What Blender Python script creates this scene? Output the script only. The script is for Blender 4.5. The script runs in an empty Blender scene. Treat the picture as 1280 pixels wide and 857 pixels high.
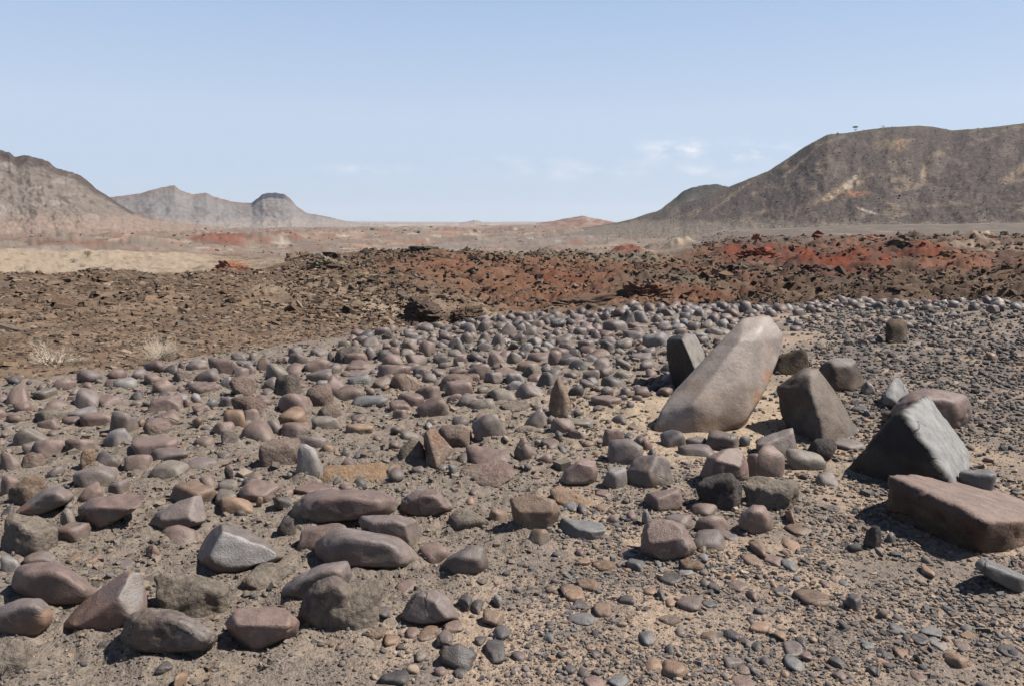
import bpy, bmesh, math
import numpy as np

# ------------------------------------------------------------------ camera, sky, sun, exposure
scene = bpy.context.scene
C = scene.collection
EYE = 1.6
TILT = math.radians(8.77)
FPX, CX, CY = 976.0, 640.0, 428.5           # focal length in survey pixels (18 mm on a small sensor)
cam = bpy.data.cameras.new("camera")
cam.sensor_width = 36.0
cam.lens = 36.0 * FPX / 1280.0
cam.clip_start, cam.clip_end = 0.05, 80000.0
cam_o = bpy.data.objects.new("camera", cam)
C.objects.link(cam_o)
cam_o.location = (0, 0, EYE)
cam_o.rotation_euler = (math.pi / 2 - TILT, 0, 0)
scene.camera = cam_o

SUN_EL, SUN_AZ = math.radians(53), math.radians(90)      # azimuth clockwise from the view direction (+y)
world = bpy.data.worlds.new("World")
scene.world = world
world.use_nodes = True
nt = world.node_tree
N, L = nt.nodes, nt.links
bg = N["Background"]
sky = N.new("ShaderNodeTexSky")
sky.sky_type = 'NISHITA'
sky.sun_disc = False
sky.sun_elevation = SUN_EL
sky.sun_rotation = SUN_AZ
sky.altitude = 0
sky.air_density = 0.6
sky.dust_density = 0.1
sky.ozone_density = 2.0
bg.inputs["Strength"].default_value = 0.05
# dust in the low air pales the sky towards the horizon all the way round; a few thin fair-weather clouds float in it
tc = N.new("ShaderNodeTexCoord")
sx = N.new("ShaderNodeSeparateXYZ")
L.new(tc.outputs["Generated"], sx.inputs[0])
def calc(op, a, b=None, c=None):
    m = N.new("ShaderNodeMath"); m.operation = op
    for k, v in enumerate((a, b, c)):
        if v is None: continue
        if isinstance(v, (int, float)): m.inputs[k].default_value = v
        else: L.new(v, m.inputs[k])
    return m.outputs[0]
ramp = N.new("ShaderNodeValToRGB")
L.new(sx.outputs["Z"], ramp.inputs[0])
el = ramp.color_ramp.elements
stops = [(0.0, (5.9, 6.75, 8.2)), (0.02, (6.0, 6.85, 8.3)), (0.125, (6.7, 7.8, 9.4)), (0.245, (5.15, 6.75, 9.35)), (0.5, (1.7, 2.6, 4.3)), (1.0, (0.55, 0.95, 1.9))]
while len(el) < len(stops): el.new(0.5)
for e, (p, c) in zip(el, stops):
    e.position = p; e.color = (c[0], c[1], c[2], 1)
mixn = N.new("ShaderNodeMix"); mixn.data_type = 'RGBA'
mixn.inputs["Factor"].default_value = 0.75
L.new(sky.outputs[0], mixn.inputs["A"]); L.new(ramp.outputs[0], mixn.inputs["B"])
tx = calc('DIVIDE', sx.outputs["X"], calc('MAXIMUM', sx.outputs["Y"], 0.05))
cv = N.new("ShaderNodeCombineXYZ")
L.new(calc('MULTIPLY', tx, 13.0), cv.inputs[0]); L.new(calc('MULTIPLY', sx.outputs["Z"], 27.0), cv.inputs[1])
cn = N.new("ShaderNodeTexNoise"); cn.inputs["Scale"].default_value = 1.6; cn.inputs["Detail"].default_value = 8; cn.inputs["Roughness"].default_value = 0.6
L.new(cv.outputs[0], cn.inputs["Vector"])
total = None
for ct, cz, wt, wz, k in [(.205, .088, .040, .010, 1.4), (.30, .084, .06, .009, 1.5), (.06, .060, .075, .008, .6), (.12, .068, .055, .011, .45), (-.18, .064, .055, .005, .9), (.0, .075, .05, .006, .5), (.24, .062, .06, .008, .6), (-.298, .122, .010, .003, .5)]:
    g1 = calc('POWER', calc('DIVIDE', calc('SUBTRACT', tx, ct), wt), 2.0)
    g2 = calc('POWER', calc('DIVIDE', calc('SUBTRACT', sx.outputs["Z"], cz), wz), 2.0)
    g = calc('MULTIPLY', calc('EXPONENT', calc('MULTIPLY', calc('ADD', g1, g2), -1.0)), k)
    total = g if total is None else calc('ADD', total, g)
cm = N.new("ShaderNodeMapRange"); cm.interpolation_type = 'SMOOTHSTEP'
cm.inputs[1].default_value = 0.40; cm.inputs[2].default_value = 0.70
L.new(cn.outputs[0], cm.inputs[0])
cl = calc('MULTIPLY', calc('MULTIPLY', total, cm.outputs[0]), calc('GREATER_THAN', sx.outputs["Y"], 0.0))
mixc = N.new("ShaderNodeMix"); mixc.data_type = 'RGBA'; mixc.clamp_factor = True
L.new(calc('MULTIPLY', cl, 1.0), mixc.inputs["Factor"])
L.new(mixn.outputs["Result"], mixc.inputs["A"]); mixc.inputs["B"].default_value = (8.6, 9.0, 9.6, 1)
L.new(mixc.outputs["Result"], bg.inputs["Color"])

sun = bpy.data.lights.new("sun", 'SUN')
sun.energy = 5.0
sun.angle = math.radians(0.53)
sun.color = (1.0, 0.94, 0.85)
sun_o = bpy.data.objects.new("sun", sun)
C.objects.link(sun_o)
sd = np.array([math.sin(SUN_AZ) * math.cos(SUN_EL), math.cos(SUN_AZ) * math.cos(SUN_EL), math.sin(SUN_EL)])
from mathutils import Vector
sun_o.rotation_euler = Vector(sd).to_track_quat('Z', 'Y').to_euler()
scene.view_settings.view_transform = 'Standard'
scene.view_settings.look = 'None'
scene.view_settings.exposure = 1.0          # exposed for the dark stones
scene.view_settings.gamma = 1.0
scene.cycles.max_bounces = 4
scene.cycles.diffuse_bounces = 2

# ------------------------------------------------------------------ numeric helpers
def _hash(ix, iy, iz, seed):
    h = (ix * 374761393 + iy * 668265263 + iz * 2147483647 + seed * 974634777) & 0xFFFFFFFF
    h = ((h ^ (h >> 13)) * 1274126177) & 0xFFFFFFFF
    h = ((h ^ (h >> 16)) * 2246822519) & 0xFFFFFFFF
    return h ^ (h >> 15)

def noise2(x, y, seed=0):
    """gradient noise in the plane, about -1..1"""
    x0, y0 = np.floor(x).astype(np.int64), np.floor(y).astype(np.int64)
    fx, fy = x - x0, y - y0
    u, v = fx ** 3 * (fx * (fx * 6 - 15) + 10), fy ** 3 * (fy * (fy * 6 - 15) + 10)
    def g(ix, iy, dx, dy):
        a = _hash(ix, iy, 0 * ix, seed).astype(np.float64) * (2 * math.pi / 4294967296.0)
        return np.cos(a) * dx + np.sin(a) * dy
    a = g(x0, y0, fx, fy); b = g(x0 + 1, y0, fx - 1, fy)
    c = g(x0, y0 + 1, fx, fy - 1); d = g(x0 + 1, y0 + 1, fx - 1, fy - 1)
    return 1.5 * ((a * (1 - u) + b * u) * (1 - v) + (c * (1 - u) + d * u) * v)

def noise3(p, seed=0):
    """value noise in space, -1..1"""
    i = np.floor(p).astype(np.int64)
    f = p - i
    f = f * f * (3 - 2 * f)
    out = 0
    for dx in (0, 1):
        for dy in (0, 1):
            for dz in (0, 1):
                w = (f[:, 0] if dx else 1 - f[:, 0]) * (f[:, 1] if dy else 1 - f[:, 1]) * (f[:, 2] if dz else 1 - f[:, 2])
                out = out + w * _hash(i[:, 0] + dx, i[:, 1] + dy, i[:, 2] + dz, seed)
    return out / 2147483648.0 - 1.0

def fbm2(x, y, octaves=4, seed=0, gain=0.5):
    s, a, t = 0, 1.0, 0
    for k in range(octaves):
        s = s + a * noise2(x * 2 ** k + 17.3 * k, y * 2 ** k - 9.1 * k, seed + k)
        t += a; a *= gain
    return s / t

def ridge2(x, y, octaves=4, seed=0, gain=0.5):
    s, a, t = 0, 1.0, 0
    for k in range(octaves):
        s = s + a * (1 - np.abs(noise2(x * 2 ** k + 5.7 * k, y * 2 ** k + 3.3 * k, seed + k)))
        t += a; a *= gain
    return s / t

def fbm3(p, octaves=3, seed=0, gain=0.5):
    s, a, t = 0, 1.0, 0
    for k in range(octaves):
        s = s + a * noise3(p * 2 ** k + 11.7 * k, seed + k)
        t += a; a *= gain
    return s / t

def sstep(a, b, x):
    t = np.clip((x - a) / (b - a), 0, 1)
    return t * t * (3 - 2 * t)

ST, CT = math.sin(TILT), math.cos(TILT)
def ray(px, py):
    xc, yc = (px - CX) / FPX, (CY - py) / FPX
    return np.array([xc, CT + yc * ST, -ST + yc * CT])

def at(px, py, z=0.0):
    """where the survey ray through (px, py) meets height z"""
    d = ray(px, py)
    t = (z - EYE) / d[2]
    return np.array([d[0] * t, d[1] * t, z])

def at_depth(px, py, Y):
    """the point of the survey ray that lies Y metres ahead"""
    d = ray(px, py)
    t = Y / d[1]
    return np.array([d[0] * t, Y, EYE + d[2] * t])

def proj(P):
    r = P - np.array([0, 0, EYE])
    f = r[:, 1] * CT - r[:, 2] * ST
    u = r[:, 1] * ST + r[:, 2] * CT
    return CX + FPX * r[:, 0] / f, CY - FPX * u / f, f

# ------------------------------------------------------------------ mesh and object helpers
ALBEDO = 0.63
def make_mesh(name, V, F, col=None, mat=None, smooth=True):
    """V n x 3, F m x k (all faces with the same number of corners)"""
    me = bpy.data.meshes.new(name)
    V = np.ascontiguousarray(V, dtype=np.float32)
    F = np.ascontiguousarray(F, dtype=np.int32)
    k = F.shape[1]
    me.vertices.add(len(V)); me.vertices.foreach_set("co", V.ravel())
    me.loops.add(F.size); me.loops.foreach_set("vertex_index", F.ravel())
    me.polygons.add(len(F))
    me.polygons.foreach_set("loop_start", np.arange(0, F.size, k, dtype=np.int32))
    me.polygons.foreach_set("use_smooth", np.full(len(F), smooth, dtype=bool))
    me.update(calc_edges=True)
    if col is not None:
        a = me.attributes.new("col", 'FLOAT_COLOR', 'POINT')
        c = np.ones((len(V), 4), dtype=np.float32)
        c[:, :3] = np.clip(np.asarray(col) * ALBEDO, .012, .8)
        a.data.foreach_set("color", c.ravel())
    if mat: me.materials.append(mat)
    return me

def link(name, me, label=None, category=None, group=None, kind=None, parent=None, loc=None):
    o = bpy.data.objects.new(name, me)
    C.objects.link(o)
    if loc is not None: o.location = loc
    if label: o["label"] = label
    if category: o["category"] = category
    if group: o["group"] = group
    if kind: o["kind"] = kind
    if parent: o.parent = parent
    return o

ICO = {}
def ico(s):
    if s not in ICO:
        bm = bmesh.new()
        bmesh.ops.create_icosphere(bm, subdivisions=s, radius=1.0)
        V = np.array([v.co[:] for v in bm.verts]); F = np.array([[v.index for v in f.verts] for f in bm.faces])
        bm.free()
        ICO[s] = (V / np.linalg.norm(V, axis=1)[:, None], F)
    return ICO[s]

# ------------------------------------------------------------------ materials
def new_mat(name):
    m = bpy.data.materials.new(name); m.use_nodes = True
    return m, m.node_tree.nodes, m.node_tree.links, m.node_tree.nodes["Principled BSDF"]

def stone_mat(name, fine, rough, bump, dist, speck=0.25, coarse=None, spec=0.4, cw=0.35, cracks=None):
    """vertex colour times two sizes of grain, with bump made of the same grain; coordinates in metres"""
    m, n, l, b = new_mat(name)
    def math_(op, *v):
        q = n.new("ShaderNodeMath"); q.operation = op
        for k, x in enumerate(v):
            if isinstance(x, (int, float)): q.inputs[k].default_value = x
            else: l.new(x, q.inputs[k])
        return q.outputs[0]
    def noise(scale, detail, rg):
        q = n.new("ShaderNodeTexNoise"); q.inputs["Scale"].default_value = scale; q.inputs["Detail"].default_value = detail; q.inputs["Roughness"].default_value = rg
        l.new(g.outputs["Position"], q.inputs["Vector"])
        return q.outputs[0]
    at_ = n.new("ShaderNodeAttribute"); at_.attribute_name = "col"
    g = n.new("ShaderNodeNewGeometry")
    n1, n2 = noise(fine, 6, 0.62), noise(fine * 7.3, 3, 0.6)
    grain = math_('ADD', math_('MULTIPLY', n1, 0.62), math_('MULTIPLY', n2, 0.38))
    mr = n.new("ShaderNodeMapRange"); mr.inputs[1].default_value = 0.36; mr.inputs[2].default_value = 0.64
    mr.inputs[3].default_value = 1 - speck; mr.inputs[4].default_value = 1 + speck
    l.new(grain, mr.inputs[0])
    fac, height = mr.outputs[0], grain
    if coarse:
        vo = n.new("ShaderNodeTexVoronoi"); vo.inputs["Scale"].default_value = coarse; vo.inputs["Randomness"].default_value = 1.0
        l.new(g.outputs["Position"], vo.inputs["Vector"])
        height = math_('MULTIPLY_ADD', vo.outputs[0], -cw, grain)
    if cracks:
        ve = n.new("ShaderNodeTexVoronoi"); ve.feature = 'DISTANCE_TO_EDGE'; ve.inputs["Scale"].default_value = cracks
        wv = n.new("ShaderNodeVectorMath"); wv.operation = 'ADD'
        nv = n.new("ShaderNodeTexNoise"); nv.inputs["Scale"].default_value = cracks * 2.2; nv.inputs["Detail"].default_value = 3
        l.new(g.outputs["Position"], nv.inputs["Vector"])
        sc = n.new("ShaderNodeVectorMath"); sc.operation = 'SCALE'; sc.inputs["Scale"].default_value = 0.35 / cracks
        l.new(nv.outputs["Color"], sc.inputs[0])
        l.new(g.outputs["Position"], wv.inputs[0]); l.new(sc.outputs[0], wv.inputs[1]); l.new(wv.outputs[0], ve.inputs["Vector"])
        line = n.new("ShaderNodeMapRange"); line.inputs[1].default_value = 0.0; line.inputs[2].default_value = 0.013
        l.new(ve.outputs["Distance"], line.inputs[0])
        gate = math_('GREATER_THAN', noise(cracks * .8, 2, .5), 0.59)
        open_ = math_('MAXIMUM', line.outputs[0], math_('SUBTRACT', 1.0, gate))
        fac = math_('MULTIPLY', fac, math_('MULTIPLY_ADD', open_, 0.45, 0.55))
        height = math_('ADD', height, math_('MULTIPLY', open_, 0.5))
    mx = n.new("ShaderNodeVectorMath"); mx.operation = 'SCALE'
    l.new(at_.outputs["Color"], mx.inputs[0]); l.new(fac, mx.inputs["Scale"])
    l.new(mx.outputs[0], b.inputs["Base Color"])
    rr_ = n.new("ShaderNodeMapRange"); rr_.inputs[1].default_value = 0.35; rr_.inputs[2].default_value = 0.65
    rr_.inputs[3].default_value = rough - .08; rr_.inputs[4].default_value = min(1, rough + .12)
    l.new(n1, rr_.inputs[0]); l.new(rr_.outputs[0], b.inputs["Roughness"])
    b.inputs["Specular IOR Level"].default_value = spec
    bp = n.new("ShaderNodeBump"); bp.inputs["Strength"].default_value = bump; bp.inputs["Distance"].default_value = dist
    l.new(height, bp.inputs["Height"])
    l.new(bp.outputs[0], b.inputs["Normal"])
    return m

M_SMOOTH = stone_mat("varnished_stone", 20, 0.50, 0.65, 0.013, 0.26, spec=0.35, cracks=3.0)
M_SLAB = stone_mat("slab_stone", 11, 0.62, 0.8, 0.018, 0.30, spec=0.2, cracks=1.9)
M_LEAN = stone_mat("smooth_slab_stone", 7, 0.55, 0.5, 0.014, 0.24, spec=0.25)
M_ROUGH = stone_mat("crusted_stone", 32, 0.9, 1.0, 0.02, 0.32, coarse=48, spec=0.12, cracks=11.0)
M_GRIT = stone_mat("gravel_stone", 60, 0.8, 0.4, 0.004, 0.25, spec=0.2)
M_GROUND = stone_mat("desert_floor", 26, 0.95, 1.0, 0.016, 0.36, coarse=80, spec=0.08)
M_SHALE = stone_mat("shale", 14, 0.9, 0.7, 0.015, 0.35, spec=0.1)
M_HILL = stone_mat("hill_scree", 0.35, 0.95, 1.0, 0.9, 0.42, coarse=0.7, spec=0.03)
M_FARHILL = stone_mat("far_hill_rock", 0.07, 0.95, 1.0, 5.0, 0.25, spec=0.03)
# ------------------------------------------------------------------ the ground: one sheet from underfoot to the horizon
# height along rays from the survey point: azimuth (degrees, clockwise) -> (distance, height) breakpoints
_PLAIN = [(250, -8), (1000, -8), (50000, -8)]
PROFILE = {
    -180: [(0, 0), (60, 0)] + _PLAIN,
    -60: [(0, 0), (9, 0), (25, .1), (34, -1.2), (45, -1.0), (62, -.4), (80, -3), (130, -7)] + _PLAIN,
    -33: [(0, 0), (9, 0), (16, -.08), (26, .12), (28, -.1), (34, -1.3), (45, -1.05), (62, -.38), (66, -.5), (80, -3), (130, -7)] + _PLAIN,
    -24: [(0, 0), (9, 0), (16, -.08), (25, .05), (27, -.15), (34, -1.3), (45, -1.1), (60, -.50), (66, -.7), (80, -3), (130, -7)] + _PLAIN,
    -14: [(0, 0), (11, 0), (14, -.1), (20, -.05), (27, .08), (30, -.1), (38, -.2), (44, -.13), (50, -.6), (80, -3), (130, -7)] + _PLAIN,
    -7: [(0, 0), (12, 0), (13.6, -.38), (15, -.42), (19, -.22), (23, -.28), (30, .0), (42, .08), (48, -.5), (80, -3.6), (130, -7)] + _PLAIN,
    0.6: [(0, 0), (13.4, 0), (15, -.5), (20, -.52), (28, -.42), (36, -.15), (43, -.05), (48, -.7), (80, -4), (130, -7)] + _PLAIN,
    9: [(0, 0), (15, 0), (16.3, -.32), (19, -.06), (24, -.12), (30, -.08), (40, -.05), (46, -.8), (70, -2.0), (110, -2.6), (200, -5), (320, -7), (1000, -8), (50000, -8)],
    17: [(0, 0), (15.5, 0), (16.5, -.2), (21, -.08), (25, -.08), (28, -.5), (33, -1.2), (45, -1.1), (60, -.95), (85, -.4), (100, -.3), (300, -1.0), (600, -4), (1000, -8), (50000, -8)],
    25: [(0, 0), (17.5, 0), (18.5, -.18), (23, -.14), (26, -.16), (29, -.6), (33, -1.2), (45, -1.1), (60, -.85), (88, -.12), (110, -.05), (300, .6), (1000, -4), (50000, -8)],
    33: [(0, 0), (19, 0), (20, -.18), (25, -.22), (28, -.26), (30, -.6), (35, -1.2), (45, -1.1), (60, -.75), (90, .08), (110, .1), (300, 1.2), (1000, -4), (50000, -8)],
    60: [(0, 0), (19, 0), (28, -.12), (45, -.5), (90, .15), (300, 1.2), (1000, -4), (50000, -8)],
    180: [(0, 0), (60, 0)] + _PLAIN,
}
PA = np.array(sorted(PROFILE))
PR = np.exp(np.linspace(math.log(0.5), math.log(50000), 900))
PZ = np.array([np.interp(PR, *zip(*PROFILE[a])) for a in PA])
# gentle mounds and cuts: azimuth, distance, half-widths (degrees, log distance), height
MOUNDS = [
    (8.3, 100, 1.7, .07, 1.2), (12.0, 112, 1.1, .06, 1.5), (10.2, 130, 1.0, .07, 1.2),
    (-20.5, 400, 3.4, .10, 3.2), (-16.5, 430, 1.5, .10, 4.0), (-25.5, 330, 2.2, .10, 3.5), (-30, 360, 2.2, .10, 4.5),
    (-24, 480, 3, .08, 4.5), (-12, 500, 3, .1, 3.0), (-6, 620, 2.5, .1, 4.0), (0, 700, 3, .1, 4.0), (4, 560, 2, .1, 4),
    (-19.5, 29, 1.6, .05, .25), (-13.5, 27.5, 1.4, .05, .22), (-9.6, 15, .9, .06, .18), (-5.2, 14.6, .8, .05, .16),
    (-3.5, 43, 2.0, .05, .10), (3.0, 42, 1.8, .05, .12), (6.5, 40, 1.4, .05, .06), (12.0, 20, 2.0, .10, .18), (20, 23, 2, .07, .12),
    (20.5, 50, 1.1, .05, .55), (23.5, 56, 1.2, .06, .6), (27.5, 66, 1.3, .07, .8), (25.0, 49, .9, .05, .35), (18.0, 60, 1.2, .06, .6),
    (30, 75, 1.6, .06, .8), (15.5, 68, 1.0, .06, .6), (28.2, 58, .8, .04, -.5), (22.0, 46.5, 1.0, .035, -.45), (26, 61, .8, .04, -.4),
    (-27.5, 58, 4.0, .06, .15), (-33, 60, 3.0, .06, .1),
]
EDGE_PX = [(-300, 500), (-80, 484), (0, 479), (100, 470), (190, 462), (205, 451), (300, 439), (400, 426), (480, 413), (560, 405), (600, 396), (650, 389), (760, 384), (900, 379), (960, 376), (1280, 374), (1600, 374)]
_e = np.array([at(*p)[:2] for p in EDGE_PX])
EDGE_A, EDGE_R = np.degrees(np.arctan2(_e[:, 0], _e[:, 1])), np.hypot(_e[:, 0], _e[:, 1])

def polar(x, y):
    return np.degrees(np.arctan2(x, y)), np.hypot(x, y)

def edge_r(az):
    return np.interp(az, EDGE_A, EDGE_R)

# silt banked up against the bedded stones: a 2.5 cm raster over the stone field, filled once the stones lie
BX0, BY0, BST = -11.0, 1.6, 0.025
BANK = np.zeros((int(26 / BST), int(19 / BST)))
def bank(x, y):
    u = np.clip((x - BX0) / BST, 0, BANK.shape[0] - 1.001); v = np.clip((y - BY0) / BST, 0, BANK.shape[1] - 1.001)
    i, j = u.astype(int), v.astype(int)
    fu, fv = u - i, v - j
    return (BANK[i, j] * (1 - fu) + BANK[i + 1, j] * fu) * (1 - fv) + (BANK[i, j + 1] * (1 - fu) + BANK[i + 1, j + 1] * fu) * fv

def raise_bank(cx, cy, a, b, h, seed):
    i0, i1 = int((cx - 2 * a - BX0) / BST), int((cx + 2 * a - BX0) / BST) + 2
    j0, j1 = int((cy - 2 * b - BY0) / BST), int((cy + 2 * b - BY0) / BST) + 2
    if i0 < 0 or j0 < 0 or i1 >= BANK.shape[0] or j1 >= BANK.shape[1]: return
    gx, gy = np.meshgrid(BX0 + np.arange(i0, i1) * BST, BY0 + np.arange(j0, j1) * BST, indexing='ij')
    q = np.hypot((gx - cx) / a, (gy - cy) / b)
    w = h * (1 - sstep(.85, 1.75, q + .35 * fbm2(gx * 6, gy * 6, 2, seed % 50))) * (.65 + .7 * fbm2(gx * 4, gy * 4, 2, 77))
    BANK[i0:i1, j0:j1] = np.maximum(BANK[i0:i1, j0:j1], w)

def ground(x, y, detail=True):
    az, r = polar(x, y)
    ia = np.clip(np.searchsorted(PA, az) - 1, 0, len(PA) - 2)
    t = (az - PA[ia]) / (PA[ia + 1] - PA[ia])
    t = t * t * (3 - 2 * t)
    lr = np.clip((np.log(np.maximum(r, .5)) - math.log(.5)) / (math.log(50000) - math.log(.5)) * 899, 0, 898.999)
    ir = lr.astype(int); tr = lr - ir
    z = (PZ[ia, ir] * (1 - tr) + PZ[ia, ir + 1] * tr) * (1 - t) + (PZ[ia + 1, ir] * (1 - tr) + PZ[ia + 1, ir + 1] * tr) * t
    rill = .3 + .95 * ridge2(az * 1.1, np.log(np.maximum(r, .5)) * 16, 4, 57)
    for a, d, sa, sr, h in MOUNDS:
        z = z + (h * rill if d > 80 else h) * np.exp(-((az - a) / sa) ** 2 - (np.log(np.maximum(r, .5) / d) / sr) ** 2)
    er = edge_r(az)
    out = sstep(-.1, 1.0, r - er)                                  # beyond the stone platform
    near = 1 - out
    z = z + near * (0.022 * fbm2(x * 1.3, y * 1.3, 3, 3) + 0.012 * fbm2(x * 5, y * 5, 3, 5))
    cob = near * cobble_zone(x, y)
    z = z + cob * (0.03 * fbm2(x * 9, y * 9, 3, 9) + 0.045 * np.maximum(0, fbm2(x * 3.5, y * 3.5, 2, 12)))
    z = z + bank(x, y)
    if detail:
        mid = out * (1 - sstep(70, 130, r))
        rough = 0.35 + 0.65 * sstep(13, 20, r) 
        terr = fbm2(x * .55, y * .9, 4, 21)
        steps = np.floor(terr * 7) / 7 + sstep(.72, 1.0, terr * 7 - np.floor(terr * 7)) / 7
        z = z + mid * sstep(13, 19, r) * .26 * fbm2(x * .22, y * .3, 3, 23) + mid * sstep(13, 17, r) * .30 * np.minimum(0, fbm2(x * .45, y * .6, 4, 29) - .12) * sstep(-22, -10, az)
        z = z + mid * rough * (0.55 * steps * (.45 + .55 * sstep(-8, -2, az)) + 0.09 * fbm2(x * 2.2, y * 2.6, 4, 25) + .03 * fbm2(x * 7, y * 7, 3, 27))
        red = mid * sstep(15, 18, az) * sstep(36, 46, r)
        z = z + red * (1.5 * (ridge2(x * .16, y * .22, 5, 31) - .68) + .25 * fbm2(x * .7, y * .8, 3, 33))
        far = sstep(80, 170, r)
        z = z + far * (1 - sstep(1500, 4000, r)) * (1 - .8 * sstep(8, 14, az)) * np.minimum(r / 250, 2.0) * 5.5 * (ridge2(x * .014, y * .014, 5, 41) - .68)
        z = z + far * .25 * fbm2(x * .15, y * .15, 3, 45)
    return z

def cobble_zone(x, y):
    """1 where the paving of cobbles lies, fading to the bare sand and gravel of the near right side"""
    lim = np.interp(y, [2, 3.2, 4.2, 5.2, 6.5, 8, 10, 12, 14, 20], [-1.1, -.3, .25, .6, 1.2, 1.9, 2.6, 3.6, 5.2, 12])
    return 1 - sstep(-.25, .25, x - lim + .15 * np.sin(y * 3))

def mix(c, d, t):
    t = np.asarray(t)[:, None]
    return c * (1 - t) + np.asarray(d) * t

# patches of coloured rock on the slopes: azimuth, distance, half-widths, colour, strength
RED, RUST, TAN, WHITE, DARK, OLIVE, GREY, PINK = (.165, .046, .026), (.185, .088, .056), (.345, .275, .21), (.50, .46, .41), (.085, .065, .055), (.17, .15, .115), (.21, .185, .165), (.30, .19, .15)
PATCHES = [
    (22.5, 50, 3.4, .16, RED, 1.0), (20.0, 60, 2.6, .14, RED, 1.0), (26.0, 62, 3.6, .15, RED, .9), (17.0, 64, 2.4, .16, RED, .9), (30.0, 55, 3, .15, RUST, .9), (14, 75, 2, .15, RUST, .8), (24, 78, 4, .10, RUST, .7), (31, 72, 3, .1, TAN, .6),
    (1, 34, 9, .22, RUST, .5), (10, 26, 6, .2, DARK, .35), (20, 27, 9, .14, DARK, .55), (15, 36, 4, .12, RED, .6), (-6, 30, 6, .25, RUST, .55), (6, 30, 5, .2, RUST, .6), (12, 19, 3.5, .08, RUST, .7), (16, 21, 3, .08, RED, .45), (-14, 21, 5, .15, TAN, .35),
    (8.3, 100, 1.2, .08, RED, 1.0), (12.0, 112, 1.1, .06, TAN, .9), (10.3, 128, 1.0, .07, DARK, .6), (6, 62, 2.5, .2, TAN, .5),
    (2.0, 24, 5.0, .25, RUST, .75), (5.5, 19, 2.5, .08, RED, .45), (3.5, 27, 2.0, .09, RED, .4), (-4.0, 33, 3.0, .12, RUST, .5), (-1.5, 16, 3.5, .08, TAN, .5), (-9, 17, 4, .12, TAN, .6),
    (-19.5, 28.5, 1.4, .05, RED, .9), (-22.5, 27, 1.5, .04, RUST, .6), (-14.5, 29, 1.5, .05, OLIVE, .8), (1.5, 41, 3.5, .10, OLIVE, .7), (8, 38, 3.5, .15, OLIVE, .8), (14, 24, 3.0, .18, OLIVE, .5),
    (-28, 52, 9.0, .30, TAN, 1.0), (-35, 52, 9.0, .30, TAN, 1.0), (-18.5, 44, 2.5, .2, TAN, .7),
    (-20.5, 385, 2.3, .11, RED, .75), (-16.0, 420, 1.4, .08, RED, .6), (-29, 330, 2.6, .08, RUST, .7), (-24, 470, 4, .07, PINK, .7), (-31, 480, 3, .08, RED, .4), (-26.5, 400, 2.0, .1, DARK, .3),
    (-12, 2300, 7, .35, WHITE, .9), (-20, 1700, 4, .25, WHITE, .45), (-3, 3200, 5, .3, WHITE, .6), (-5, 900, 5, .12, RED, .45), (-11, 750, 3, .1, PINK, .6), (3, 800, 4, .1, RUST, .5), (-28, 900, 5, .2, PINK, .6), (-32, 260, 3, .2, WHITE, .35),
    (5, 400, 6, .25, GREY, .8), (-4, 330, 5, .2, GREY, .8), (7.5, 240, 2.5, .2, TAN, .6), (13, 250, 4, .25, GREY, .7), (-9, 270, 3, .1, TAN, .4),
]

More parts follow.
